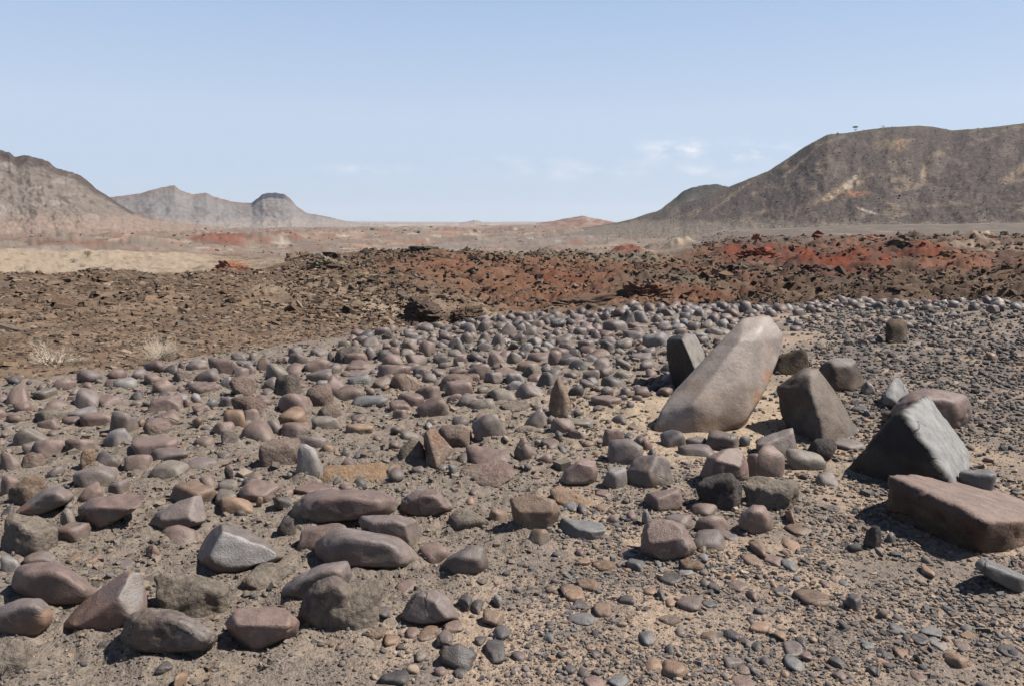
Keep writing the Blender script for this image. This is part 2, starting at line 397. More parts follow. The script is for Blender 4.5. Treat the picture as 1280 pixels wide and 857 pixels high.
def ground_colour(V):
    x, y = V[:, 0], V[:, 1]
    az, r = polar(x, y)
    er = edge_r(az)
    n1, n2, n3 = fbm2(x * .8, y * .8, 4, 61), fbm2(x * 4, y * 4, 3, 63), fbm2(x * 18, y * 18, 2, 65)
    sand, mud, grit = np.array([.375, .287, .222]), np.array([.225, .187, .158]), np.array([.215, .18, .156])
    c = np.tile(sand, (len(x), 1))
    c = mix(c, grit, sstep(-.15, .5, n1 + .6 * n2 + .15))
    cz = cobble_zone(x, y)
    c = mix(c, mud, cz * sstep(-.5, .1, n2 + .4 * n1 + .25))
    # the pale sand patch round the standing rocks, the dark gravel spread on the far right
    pale = np.exp(-((x - 1.7) / 1.3) ** 2 - ((y - 6.4) / 1.3) ** 2)
    c = mix(c, np.array([.43, .335, .245]), np.clip(pale * 1.3, 0, 1) * sstep(-.7, .3, n2 + n3 * .5))
    dk = sstep(.34, .46, x / np.maximum(y, .1) + .04 * n1) * sstep(5.0, 6.5, y)
    c = mix(c, np.array([.15, .13, .12]), dk * sstep(-.6, .3, n2) * .85)
    # shaly ground past the edge of the platform
    out = sstep(-.15, .5, r - er + .25 * n2)
    shale = mix(np.tile(np.array([.225, .160, .115]), (len(x), 1)), np.array([.125, .088, .064]), sstep(-.25, .35, fbm2(x * .9, y * 1.6, 4, 71) + .3 * sstep(12, 24, r) - .1))
    shale = mix(shale, np.array([.105, .068, .05]), sstep(9, 14, az) * .85 * sstep(-.5, .3, n1))
    c = mix(c, shale, out)
    far = sstep(60, 120, r)
    band = fbm2(np.log(np.maximum(r, 1)) * 9 + .02 * az, az * .12, 4, 75)
    fc = mix(np.tile(np.array([.20, .165, .14]), (len(x), 1)), np.array([.29, .225, .175]), sstep(-.1, .35, band))
    fc = mix(fc, np.array([.23, .13, .095]), sstep(.0, .35, fbm2(np.log(np.maximum(r, 1)) * 14, az * .25, 3, 79)) * .6 * (1 - sstep(9, 15, az)))
    fc = mix(fc, np.array([.125, .108, .099]), sstep(10, 15, az) * .85 * sstep(-.6, .1, fbm2(az * .5, np.log(np.maximum(r, 1)) * 9, 3, 513)))
    c = mix(c, fc, far)
    for a, d, sa, sr, col, k in PATCHES:
        q = np.exp(-((az - a) / sa) ** 2 - (np.log(np.maximum(r, .5) / d) / sr) ** 2)
        f = 6.0 / d
        c = mix(c, col, np.clip(q * 1.6, 0, 1) * k * sstep(-.45, .25, fbm2(x * f * 4, y * f * 4, 3, 81 + int(d)) + q - .4))
    # thin broken streaks of red, white and dark soil out on the plain
    lx, ly = az * .42, np.log(np.maximum(r, 1)) * 15
    q = far * (1 - .75 * sstep(9, 15, az))
    c = mix(c, (.235, .105, .075), q * sstep(.12, .38, fbm2(lx * 1.3, ly * 1.5, 4, 501)) * .75)
    c = mix(c, (.175, .145, .125), q * sstep(.0, .3, fbm2(lx * .8 - 5, ly * .8, 4, 509)) * .6)
    c = mix(c, (.42, .36, .30), q * sstep(.22, .45, fbm2(lx * 1.1 + 9, ly * 1.9, 4, 503)) * .7)
    c = mix(c, (.125, .10, .088), q * sstep(.18, .42, fbm2(lx * 2.2 + 3, ly * 2.6, 4, 505)) * .65)
    c = mix(c, (.10, .06, .048), sstep(14, 17, az) * sstep(38, 46, r) * (1 - sstep(90, 110, r)) * sstep(-.06, .18, fbm2(x * .3, y * .45, 5, 507)) * .92)
    # dark rock breaking out along the ridges and ledges
    led = sstep(.15, .5, fbm2(x * 1.4, y * 2.0, 4, 91)) * out * (1 - sstep(90, 140, r)) * sstep(12, 20, r)
    c = mix(c, DARK, led * .55)
    c *= (1 + far * .30 * fbm2(az * 5, np.log(np.maximum(r, 1)) * 45, 4, 511))[:, None]
    c *= (1 + .10 * n2 + .07 * n3)[:, None]
    return np.clip(c, .02, .8)

az_list = np.concatenate([np.arange(-180, -46, 4.0), np.arange(-46, -36, .3), np.arange(-36, 36.01, 0.1), np.arange(36.3, 46.1, .3), np.arange(48, 180.1, 4.0)])
az_list[-1] = 180.0
def rings(r0, r1, n): return np.exp(np.linspace(math.log(r0), math.log(r1), n, endpoint=False))
rr = np.concatenate([rings(.5, 2.2, 14), rings(2.2, 13, 240), rings(13, 48, 290), rings(48, 130, 95), rings(130, 1250, 85), rings(1250, 9500, 22)])
A, R = np.meshgrid(np.radians(az_list), rr, indexing='ij')
X, Y = (R * np.sin(A)).ravel(), (R * np.cos(A)).ravel()
na, nr = A.shape
GX, GY = X, Y
def build_ground():
    V = np.stack([GX, GY, ground(GX, GY)], 1)
    i = np.arange(na - 1)[:, None] * nr + np.arange(nr - 1)[None, :]
    F = np.stack([i, i + nr, i + nr + 1, i + 1], -1).reshape(-1, 4)[:, ::-1]
    V = np.vstack([V, [[0, 0, 0]]])
    link("ground", make_mesh("ground", V, F, ground_colour(V), M_GROUND), "stony desert floor running from the cobbles out to the far plain", "ground", kind="structure")

# ------------------------------------------------------------------ hills
HILLS = []
def hill(label, crest, r_foot, r_crest, r_back, colour, mat, z_foot=-11.0, rough=1.0, power=1.15, seed=0, step=.09, nr_=90, gully=.03, wander=.06, rim=0.0):
    px = np.array(crest, float)
    d = np.array([ray(a, b) for a, b in px])
    caz = np.degrees(np.arctan2(d[:, 0], d[:, 1])); cel = d[:, 2] / np.hypot(d[:, 0], d[:, 1])
    az = np.arange(caz[0], caz[-1] + step, step)
    rc = r_crest * (1 + wander * fbm2(az * .35, az * 0, 3, seed + 5))
    el = np.interp(az, caz, cel)
    zc = EYE + rc * el + rc * .0010 * rough * fbm2(az * 2.2, az * 0, 4, seed)
    t = np.concatenate([np.linspace(0, 1.02, nr_), np.linspace(1.05, 1.6, 14)])
    T, AZ = np.meshgrid(t, az)
    RC, ZC = np.broadcast_to(rc[:, None], T.shape), np.broadcast_to(zc[:, None], T.shape)
    R = np.where(T <= 1, r_foot + (RC - r_foot) * T, RC + (r_back - RC) * (T - 1) / .6)
    t1 = np.clip(T, 0, 1)
    rim_ = rim * (.6 + .8 * fbm2(AZ * .8, AZ * 0 + 3, 3, seed + 7)) if rim else 0
    g = t1 ** power - rim_ * sstep(.0, .9, t1) * (1 - sstep(.93, .985, t1 + .02 * fbm2(AZ * 1.5, T * 0, 3, seed + 8)))
    g = np.where(T <= 1, g, 1 - .75 * (np.maximum(T - 1, 0) / .6) ** 1.3)
    X, Y = R * np.sin(np.radians(AZ)), R * np.cos(np.radians(AZ))
    E = np.degrees(np.arctan2(z_foot + (ZC - z_foot) * g, R))           # how high the slope stands above the eye
    H = np.maximum(ZC - z_foot, 0)
    amp = np.sin(t1 * math.pi) ** .7
    Z = z_foot + (ZC - z_foot) * g
    # spurs and gullies run down and across the slope at a slant, smaller ones on top of them
    u, v = AZ * .42 + E * .25, E * .42 - AZ * .1
    Z = Z + amp * H * (gully * 2.4 * (ridge2(u, v, 5, seed + 11) - .66) + gully * 1.2 * fbm2(AZ * 1.6, E * 1.9, 4, seed + 13))
    Z = Z + rough * H * .010 * fbm2(AZ * 5.5, E * 6.5, 3, seed + 17) * sstep(0, .1, T)
    V = np.stack([X.ravel(), Y.ravel(), Z.ravel()], 1)
    na, nt_ = T.shape
    i = np.arange(na - 1)[:, None] * nt_ + np.arange(nt_ - 1)[None, :]
    F = np.stack([i, i + nt_, i + nt_ + 1, i + 1], -1).reshape(-1, 4)[:, ::-1]
    col = np.clip(colour(AZ.ravel(), T.ravel(), E.ravel()), .02, .8)
    HILLS.append((V, AZ.ravel(), T.ravel(), E.ravel()))
    return link("hill", make_mesh("hill", V, F, col, mat), label, "hill", kind="structure")

def col_right(az, t, e):
    c = np.tile(np.array([.106, .089, .084]), (len(az), 1))
    c = mix(c, (.085, .072, .069), sstep(-.05, .3, fbm2(az * 1.3, e * 1.6, 4, 100)) * .7)
    c = mix(c, (.165, .138, .122), sstep(.05, .4, fbm2(az * .8, e * .9, 4, 101)) * .6)
    c = mix(c, (.24, .19, .145), sstep(.14, .40, fbm2(az * .35 + e * .5, e * 1.2 - az * .42, 4, 103)) * .6)
    # bare tan scars: azimuth, elevation, reach, width, slant, colour, strength
    for a, el, ln, wd, sl, k, q in [(22.4, 2.3, 1.5, .22, .50, (.36, .27, .19), .95), (23.4, 2.1, .6, .14, .0, (.36, .18, .10), .9), (23.1, 2.9, .35, .3, .9, (.44, .37, .30), .7), (18.3, 4.4, .9, .28, .55, (.34, .255, .185), .85), (19.6, 3.9, .8, .12, .9, (.33, .25, .18), .8),
                                    (27.3, 3.3, .16, .45, .2, (.34, .26, .19), .8), (24.2, .95, .5, .07, -.35, (.52, .44, .37), .95), (32.5, 3.4, .5, .25, .5, (.33, .25, .19), .7), (25.8, 5.0, .35, .35, .0, (.27, .19, .12), .85), (24.5, 5.1, .6, .3, .0, (.13, .11, .085), .7), (15.5, 2.0, 1.2, .12, .75, (.29, .225, .165), .7), (29.0, 1.4, 1.5, .1, .1, (.28, .22, .17), .5)]:
        w = (e - el) - sl * (az - a)
        c = mix(c, k, np.clip(1.6 * np.exp(-((az - a) / ln) ** 2 - (w / wd) ** 2), 0, 1) * q * sstep(-.45, .15, fbm2(az * 3.5, e * 3.5, 4, 105)))
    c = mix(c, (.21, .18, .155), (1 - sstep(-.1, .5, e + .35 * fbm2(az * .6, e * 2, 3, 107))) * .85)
    c = mix(c, (.115, .105, .082), sstep(.90, .985, t + .05 * fbm2(az * 1.1, e * 3, 3, 109)) * .75)
    return c * (1 + .34 * fbm2(az * 6, e * 7, 3, 111) + .22 * fbm2(az * 16, e * 18, 2, 113))[:, None]

def col_cap(az, t, e):
    c = np.tile(np.array([.085, .082, .074]), (len(az), 1))
    c = mix(c, (.17, .145, .12), 1 - sstep(1.0, 2.2, e))
    return c * (1 + .3 * fbm2(az * 6, e * 7, 3, 121))[:, None]

def col_left(az, t, e):
    c = np.tile(np.array([.208, .175, .153]), (len(az), 1))
    c = mix(c, (.19, .158, .14), sstep(-.05, .3, fbm2(az * .7 + e * .5, e * 1.1, 5, 131)) * .8)
    c = mix(c, (.30, .272, .25), sstep(.05, .35, fbm2(az * .5 - e * .3, e * 1.5, 5, 133)) * .55)
    c = mix(c, (.13, .105, .093), sstep(.14, .34, fbm2(az * 1.4 + e * 1.2, e * 2.2, 5, 139)) * .95 * sstep(.5, 1.2, e))
    dark = sstep(.83, .93, t + .06 * fbm2(az * 1.6, e * 2, 3, 135)) * sstep(-.35, .0, fbm2(az * 1.3, e * 2.4, 3, 137) + .15)
    c = mix(c, (.095, .074, .066), dark * .95)
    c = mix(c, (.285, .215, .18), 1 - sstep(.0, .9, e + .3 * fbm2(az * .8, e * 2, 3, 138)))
    return c * (1 + .30 * fbm2(az * 5, e * 7, 4, 141) + .25 * fbm2(az * 15, e * 18, 2, 143))[:, None]

def col_middle(az, t, e):
    c = np.tile(np.array([.222, .208, .206]), (len(az), 1))
    c = mix(c, (.185, .16, .15), sstep(-.05, .35, fbm2(az * .8 + e * .6, e * 1.6, 5, 151)) * .75)
    c = mix(c, (.28, .26, .25), sstep(.1, .4, fbm2(az * .6, e * 2.2, 4, 152)) * .5)
    c = mix(c, (.21, .15, .13), sstep(.84, .97, t + .08 * fbm2(az * 2, e * 3, 3, 153)) * .6)
    butte = np.exp(-((az + 17.0) / 1.25) ** 8)
    c = mix(c, (.066, .068, .082), butte * sstep(.86, .89, t + .03 * fbm2(az * 3, e * 3, 2, 155)))
    c = mix(c, (.155, .135, .128), butte * (1 - sstep(.80, .86, t)) * sstep(-.1, .25, fbm2(az * 2.5, e * 5, 3, 156)) * .8)
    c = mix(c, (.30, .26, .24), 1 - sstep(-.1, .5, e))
    return c * (1 + .26 * fbm2(az * 5, e * 8, 4, 157) + .22 * fbm2(az * 15, e * 20, 2, 159))[:, None]

def col_red(az, t, e):
    c = np.tile(np.array([.235, .135, .105]), (len(az), 1))
    return mix(c, (.32, .26, .22), sstep(-.1, .3, fbm2(az * 1.5, e * 5, 4, 161)) * .7)

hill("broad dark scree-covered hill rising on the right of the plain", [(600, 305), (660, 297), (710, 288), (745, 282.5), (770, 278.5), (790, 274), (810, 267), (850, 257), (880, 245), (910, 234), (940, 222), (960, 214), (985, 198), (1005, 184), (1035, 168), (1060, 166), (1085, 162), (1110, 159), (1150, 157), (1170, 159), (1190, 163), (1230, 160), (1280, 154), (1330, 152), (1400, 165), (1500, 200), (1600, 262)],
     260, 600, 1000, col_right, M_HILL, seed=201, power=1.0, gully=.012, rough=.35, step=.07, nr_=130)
hill("small flat-capped dark hill peeping out behind the big right-hand hill", [(800, 277), (825, 262), (845, 247), (852, 240), (862, 235), (880, 231), (898, 230), (908, 233), (930, 240), (970, 262)], 950, 1200, 1500, col_cap, M_FARHILL, seed=221, step=.1, nr_=40, wander=.02, rim=.10)
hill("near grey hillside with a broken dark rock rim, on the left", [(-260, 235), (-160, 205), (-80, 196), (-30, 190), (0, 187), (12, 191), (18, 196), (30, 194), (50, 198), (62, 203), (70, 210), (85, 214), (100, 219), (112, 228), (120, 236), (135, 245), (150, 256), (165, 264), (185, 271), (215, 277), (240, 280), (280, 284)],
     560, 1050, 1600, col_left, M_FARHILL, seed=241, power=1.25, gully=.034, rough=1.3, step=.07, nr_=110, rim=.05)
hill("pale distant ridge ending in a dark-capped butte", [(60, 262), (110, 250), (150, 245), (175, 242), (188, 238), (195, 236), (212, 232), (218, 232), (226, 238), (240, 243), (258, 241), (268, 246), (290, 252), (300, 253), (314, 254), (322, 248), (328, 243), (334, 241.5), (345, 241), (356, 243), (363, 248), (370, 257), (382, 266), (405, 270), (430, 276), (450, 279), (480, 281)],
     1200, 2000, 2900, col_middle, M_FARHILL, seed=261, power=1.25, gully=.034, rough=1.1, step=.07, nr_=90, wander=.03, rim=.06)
hill("low reddish knoll on the horizon at the foot of the dark hill", [(670, 279), (690, 276.5), (703, 274), (715, 272), (728, 269.5), (738, 272), (752, 274.5), (770, 278)], 1500, 1800, 2100, col_red, M_FARHILL, seed=281, step=.08, nr_=30, wander=.02)
hill("tiny pale cone on the horizon", [(574, 279), (585, 277), (593, 275), (601, 277), (612, 279)], 2600, 2900, 3200, col_middle, M_FARHILL, seed=291, step=.05, nr_=24, wander=.0)
hill("thin flat mesa line along the horizon", [(360, 278.5), (400, 277.0), (430, 276.8), (480, 277.3), (540, 277.5), (620, 277.8), (650, 277.3), (690, 277.4), (760, 278.2)], 4500, 6000, 8000, col_middle, M_FARHILL, seed=301, step=.1, nr_=24, wander=.0, rough=.3)

# ------------------------------------------------------------------ survey of the stones
# One line per stone: x0 x1 y0 y1 (extent seen in the survey photograph) tone style [| short name | full label | outline]
# tones: g grey, p pinkish brown, b brown, o orange tan, d dark grey, k pale grey, s slate, m mud crusted
# styles: r rounded, f faceted, l low and flat, a angular, m rough crusted, v pitted
BOULDERS = """
241 357 652 718 g f | the white-faced boulder | big faceted boulder with a chalky white broken face, edge in dark shade | whiteface
76 185 712 788 p f | the sunken wedge boulder | reddish wedge of smooth rock sunk in gravel with a pale upright flank | wedge
12 124 700 762 p r | the plum pear-shaped boulder | smooth plum-brown pear-shaped boulder tapering to a blunt point | pear
-14 67 745 798 g r | the orange-bellied boulder | smooth grey boulder with an orange stained underside, tucked against the pear-shaped boulder | belly
149 274 758 822 g m | the split crusted boulder | cracked boulder half crusted with mud and half smooth grey, lowest in the boulder field | split
-20 46 797 850 m m | the mud-caked corner boulder | mud-caked boulder with a flat dusty top beneath the orange-bellied boulder
192 290 715 775 m m | the crumbling mud boulder | crumbling mud-crusted boulder sunk between the wedge and the white-faced boulder
281 374 755 814 p f | the dusty flat-topped boulder | flat-topped dusty brown boulder with a cracked crust along one edge | flattop
300 370 702 740 m m | the crusted rock under the white face | mud-crusted rock lying close against the white-faced boulder
348 440 700 756 g r | the sleek sloping boulder | sleek brown-grey boulder sloping up behind the cracked cannonball boulder | sleek
372 443 718 792 g m | the cracked cannonball boulder | lumpy cracked dark grey boulder with black shade on its flank | cannon
405 480 722 792 m m | the crumbly mud mass | crumbly mud mass stuck to the cracked cannonball boulder
372 450 653 690 p r | the half-hidden brown boulder | rounded brown boulder half hidden behind the grainy loaf boulder
392 526 660 713 g r | the grainy loaf boulder | long grainy grey loaf-shaped boulder with an overhanging dark notch | grainy
448 531 641 682 g f | the square-ended boulder | smooth grey boulder with a cleanly cut square end behind the loaf boulder | squareend
362 497 611 657 p r | the long pink-grey boulder | long smooth pinkish loaf-shaped boulder below the crumbly orange clod | longpink
497 567 609 646 p r | the cracked dome boulder | smooth purplish dome-shaped boulder with a cracked lower edge | dome
551 611 679 723 g f | the smooth angular boulder | smooth grey angular boulder standing alone on sandy gravel | angular
500 574 737 783 g f | the lone faceted boulder | dark faceted boulder with a brown lower rim, among shards near the bottom edge | lone
637 701 617 665 b f | the rough upright slab | rough brownish-grey slab with a flat face half sunk in gravel | roughslab
0 73 640 694 m m | the crackled mud hump | wide hump of crackled mud-crusted rock beside the lilac cobble
96 186 616 659 p f | the dusty arrowhead boulder | dusty arrowhead-shaped boulder with a long sharp tail | arrowhead
16 92 606 646 g f | the swooping grey boulder | swooping smooth grey boulder with a rusty orange tip | swoop
185 260 618 666 g f | the steel-grey ridged boulder | steel-grey ridged boulder with dark shade at its foot | ridged
323 379 546 583 p m | the rough pinkish lump | rough pinkish lump of rock alone in a muddy clearing
369 406 553 600 k f | the pale bluish boulder | pale bluish-grey upright boulder beside the crumbly orange clod
298 351 597 626 p r | the cracked lilac boulder | rounded lilac boulder with a deep crack across its top
212 272 600 632 b l | the tan lifted slab | flat tan-brown slab lifted over a black gap
800 871 647 701 p f | the saddle boulder | smooth brown saddle-shaped boulder with a shallow dip in its top | saddle
875 937 559 604 p f | the pinkish humped boulder | pinkish-grey humped boulder with a black shaded flank | humped
935 981 554 596 p f | the notched boulder | purplish boulder with a darker notched facet, between humped boulder and grey wedge
870 928 590 639 d v | the pitted black boulder | pitted blackish boulder with a rough knobbly face
928 1000 594 639 m m | the low rubbly rock | low rubbly dark rock crusted with grit behind the domed boulder
922 967 629 667 p r | the domed boulder | smooth dome-shaped boulder with a flat dark underside on open grit | domed
945 997 534 570 g f | the grey wedge boulder | smooth grey wedge-shaped boulder in front of the two-faced block
882 924 537 563 g f | the small hipped boulder | small grey boulder shaped like a hipped roof below the leaning slab
700 748 570 608 p f | the tilted table boulder | smooth boulder with a tilted flat top and a dark brown front | tilted
780 841 568 610 g r | the blunt grey boulder | blunt rounded grey boulder right beside the small pale boulder
759 804 547 581 g f | the knuckle boulder | dark knuckle-shaped boulder behind the small pale boulder
752 784 582 610 k f | the small pale boulder | small pale boulder with a bright front facet
582 647 555 586 p r | the humped brown boulder | broad humped brown boulder resting on a crusted one
571 647 575 608 p m | the undercut crusted boulder | crusted boulder with a black undercut edge beneath the humped brown boulder
590 637 516 552 g f | the grey shouldered boulder | grey shouldered boulder with a dusty top, behind the humped brown boulder
548 592 531 556 p m | the dusty brown mound rock | dusty brown rock rising just behind the rusty upright flake
498 534 545 577 m m | the shaded crusted rock | crusted rock half blackened by the shadow of the rusty upright flake
804 856 610 640 p f | the chipped boulder | brown boulder with a square dark chip broken out of it
1112 1215 484 540 p r | the big brown boulder | big rounded pinkish-brown boulder behind the triangular dark rock | bigbrown
982 1033 560 588 m r | the warty pale rock | warty pale rock with a crusted dome, next to the grey wedge boulder
1007 1045 547 577 d v | the dark knobbly rock | dark knobbly rock beneath the tan egg-shaped pebble
1197 1246 586 618 s l | the slate slab behind the block | smooth blue-grey slab poking out behind the long brown block
1218 1290 697 740 s l | the smooth grey wing stone | smooth grey wing-shaped stone lying in front of the long brown block | wing
696 757 646 674 s l | the blue-grey flat stone | low blue-grey stone with a thin crack, flush with the gravel
"""
